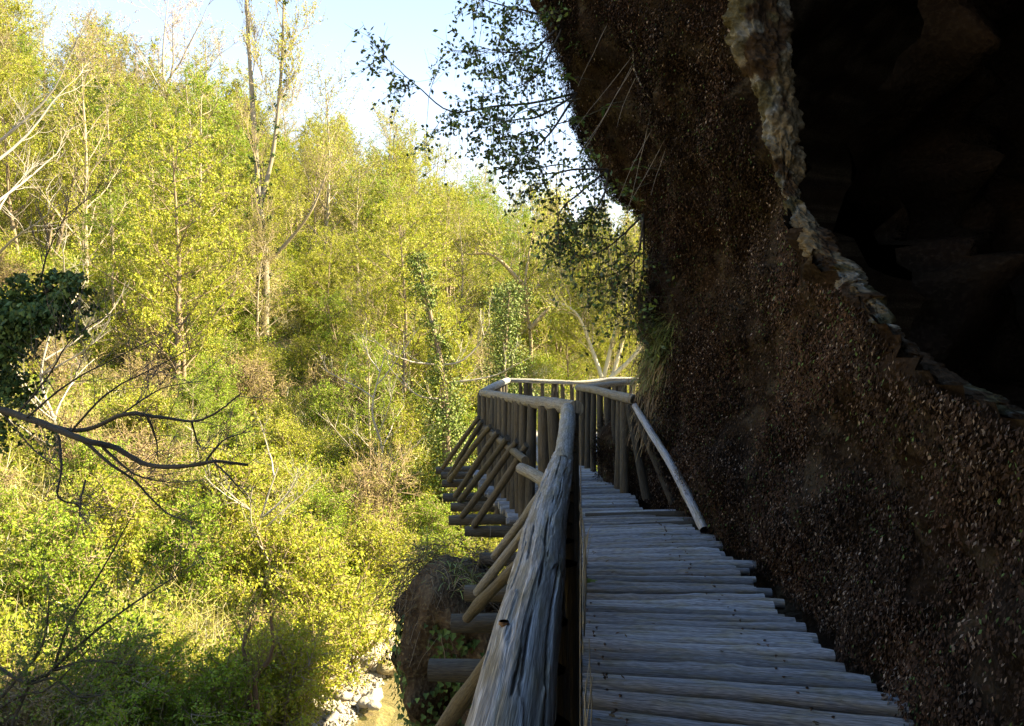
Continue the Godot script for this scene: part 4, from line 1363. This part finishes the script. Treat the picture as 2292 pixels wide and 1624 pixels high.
	var arms := [
		[[-210, 850], [0, 915], [100, 950], [190, 985], [260, 1003], [330, 1040], [420, 1042], [480, 1032], [555, 1040]],
		[[100, 952], [190, 962], [280, 926], [340, 931], [430, 942], [480, 925], [540, 880]],
		[[130, 975], [137, 1040], [130, 1112], [172, 1130], [180, 1158]],
		[[185, 985], [250, 1040], [300, 1075], [370, 1145], [430, 1170]],
		[[230, 1000], [300, 1060], [380, 1080]], [[330, 932], [350, 985], [352, 1030]], [[430, 943], [440, 985], [455, 1010]],
		[[460, 1035], [500, 985], [560, 965]], [[190, 1075], [180, 1120], [178, 1155]], [[480, 1035], [520, 1075], [555, 1120]],
		[[60, 935], [150, 860], [260, 800], [380, 740]], [[160, 965], [240, 880], [330, 830], [450, 770]], [[270, 930], [360, 870], [470, 850]], [[40, 925], [110, 840], [160, 760], [250, 700]], [[0, 915], [70, 1000], [140, 1060], [200, 1150]]]
	var radii := [0.040, 0.026, 0.016, 0.018, 0.016, 0.014, 0.012, 0.014, 0.012, 0.012, 0.012, 0.013, 0.010, 0.011, 0.009]
	for i in arms.size():
		var pts := []
		for k in arms[i].size(): pts.append(P(arms[i][k][0], arms[i][k][1], 7.6 + (0.1 * sin(k * 1.7 + i)) - 0.03 * k) - g)
		var q := limb(w, pts, radii[i], radii[i] * (0.35 if i == 0 else 0.25), 7, dk)
		put_twigs(w, null, q, 7 if i < 10 else 9, 0.42 if i < 10 else 0.55, 0.0045, 1, YG, 0, 0.05, 0.12 if i < 10 else 0.4, Color(0.11, 0.09, 0.075))
	part("limbs", w.mesh(), M.bark, t)
	# the dark ivy mass on the tree behind it
	rng.seed = 530
	g = Vector3(-6.7, ground_y(-6.7, 8.3), -8.3)
	t = thing("ivy_clad_tree", "dense dark mass of shaded ivy swallowing a treetop", "tree", g)
	w = MB.new(); f = MB.new()
	limb(w, [Vector3(0, -0.5, 0), Vector3(0.1, 3.0, 0), P(-190, 900, 8.3) - g, P(-60, 780, 8.3) - g, P(50, 700, 8.3) - g, P(120, 640, 8.3) - g], 0.14, 0.02, 7, dk)
	var cen := Vector3.ZERO
	for e in [[-30, 730, 130, 75, 3000], [60, 700, 100, 50, 1100], [135, 650, 70, 42, 520], [185, 625, 45, 30, 130], [100, 690, 80, 50, 520], [60, 650, 80, 40, 200], [-50, 810, 120, 80, 1700], [0, 880, 120, 60, 600], [10, 960, 110, 90, 360], [150, 710, 90, 60, 170]]:
		for i in e[4]:
			if i % 22 == 0: cen = rv() * pow(rng.randf(), 0.4)
			var o := cen + rv() * rr(0.1, 0.42)
			var p := P(e[0] + o.x * e[2], e[1] + o.y * e[3], 8.3 + o.z * e[2] / FL * 8.3) - g
			var d := (Vector3.DOWN + rv() * 0.8).normalized()
			ivy_leaf(f, p, d, d.cross(o + rv() * 0.4).normalized(), rr(0.035, 0.068), (IVY[rng.randi_range(0, 3)] as Color) * rr(0.7, 1.3))
	var q2 := through([P(90, 640, 8.3) - g, P(110, 560, 8.3) - g, P(150, 480, 8.3) - g])
	tube(w, q2, taper(q2.size(), 0.012, 0.004), 4, dk)
	put_twigs(w, null, q2, 8, 0.7, 0.006, 1, YG, 0, 0.05, 0.8, Color(0.13, 0.10, 0.07))
	part("trunk", w.mesh(), M.bark, t)
	part("ivy", f.mesh(), M.ivy, t)
	# shaded saplings rising from below in the bottom corner
	rng.seed = 540
	g = PD(30, 1750, 5.2)
	t = thing("sapling", "dark forked sapling with thin new leaves rising in the shade below", "sapling", g)
	w = MB.new(); f = MB.new()
	for e in [[[0, 1700], [60, 1540], [115, 1500], [150, 1400], [230, 1270], [292, 1160]], [[100, 1515], [180, 1440], [270, 1370], [400, 1285]], [[-60, 1460], [0, 1500], [60, 1530], [120, 1520], [170, 1560], [230, 1555]], [[-40, 1610], [40, 1560], [110, 1540], [200, 1450]], [[120, 1500], [200, 1480], [300, 1490]], [[0, 1560], [90, 1450], [110, 1330]]]:
		var pts := []
		for k in e.size(): pts.append(P(e[k][0], e[k][1], 8.6 - 0.05 * k) - g)
		var q := limb(w, pts, 0.024, 0.006, 6, dk)
		put_twigs(w, f, q, 9, 0.7, 0.005, 1, [Color(0.12, 0.18, 0.03), Color(0.15, 0.20, 0.035), Color(0.09, 0.14, 0.03)], 6, 0.045, 0.25, Color(0.12, 0.10, 0.07))
	part("stems", w.mesh(), M.bark, t)
	part("foliage", f.mesh(), M.leaf, t)
	# two young trees by the creek with dark crooked stems
	rng.seed = 550
	for e in [[[560, 1590], [550, 1500], [545, 1440], [560, 1400]], [[575, 1600], [570, 1520], [600, 1480], [610, 1440], [605, 1380]]]:
		var gg := PD(e[0][0], e[0][1] + 40, 6.3)
		t = thing("crooked_sapling", "dark crooked sapling stem rising from the tangle beside the gravel", "sapling", gg, "crooked saplings by the gravel")
		w = MB.new(); f = MB.new()
		var pts := [Vector3(0, -0.3, 0)]
		for k in e.size(): pts.append(P(e[k][0], e[k][1], -gg.z) - gg)
		var q := limb(w, pts, 0.05, 0.025, 7, Color(0.13, 0.08, 0.045))
		put_twigs(w, f, q, 8, 0.9, 0.01, 1, YG, 6, 0.06, 0.7, Color(0.20, 0.14, 0.08))
		part("trunk", w.mesh(), M.bark, t)
		part("crown", f.mesh(), M.leaf, t)

func _ready() -> void:
	# ---------------- camera, sky, sun, exposure
	var cam := Camera3D.new()
	cam.name = "camera"
	add_child(cam)
	cam.position = Vector3(0, EYE, 0)
	cam.rotation = Vector3(-atan(12.0 / FL), 0, 0)
	cam.fov = rad_to_deg(2.0 * atan(812.0 / FL))
	cam.near = 0.05
	cam.far = 900.0
	cam.current = true
	var env := Environment.new()
	env.background_mode = Environment.BG_SKY
	var sky := Sky.new()
	var sm := ProceduralSkyMaterial.new()
	sm.sky_top_color = lin(0.084, 0.138, 0.235)
	sm.sky_horizon_color = lin(0.50, 0.51, 0.50)
	sm.sky_curve = 0.13
	sm.ground_bottom_color = Color(0.25, 0.24, 0.18)
	sm.ground_horizon_color = Color(0.55, 0.56, 0.5)
	sm.sun_angle_max = 70.0
	sm.sun_curve = 0.12
	sky.sky_material = sm
	env.sky = sky
	env.tonemap_mode = Environment.TONE_MAPPER_LINEAR
	env.tonemap_exposure = 6.6
	env.sdfgi_enabled = true
	env.ssao_enabled = true
	env.ssil_enabled = true
	var we := WorldEnvironment.new()
	we.name = "world_environment"
	we.environment = env
	add_child(we)
	var sun := DirectionalLight3D.new()
	sun.name = "sun"
	add_child(sun)
	sun.light_energy = 1.6
	sun.light_color = Color(1.0, 0.93, 0.76)
	sun.light_angular_distance = 0.53
	sun.shadow_enabled = true
	sun.look_at_from_position(Vector3(0.77, 0.62, -0.06) * 50.0, Vector3.ZERO)

	rng.seed = 1
	nz.seed = 5; nz.frequency = 0.05; nz.fractal_octaves = 4
	nf.seed = 6; nf.frequency = 0.1; nf.fractal_octaves = 3
	make_materials()
	print("materials ", Time.get_ticks_msec())
	build_setting()
	print("setting ", Time.get_ticks_msec())
	rng.seed = 2
	build_walkway()
	build_railings()
	build_fallen_leaves()
	print("walkway ", Time.get_ticks_msec())
	build_wood()
	print("wood ", Time.get_ticks_msec())
	build_single_trees()
	build_creek_things()
	build_cliff_plants()
	build_near_plants()
	print("plants ", Time.get_ticks_msec())
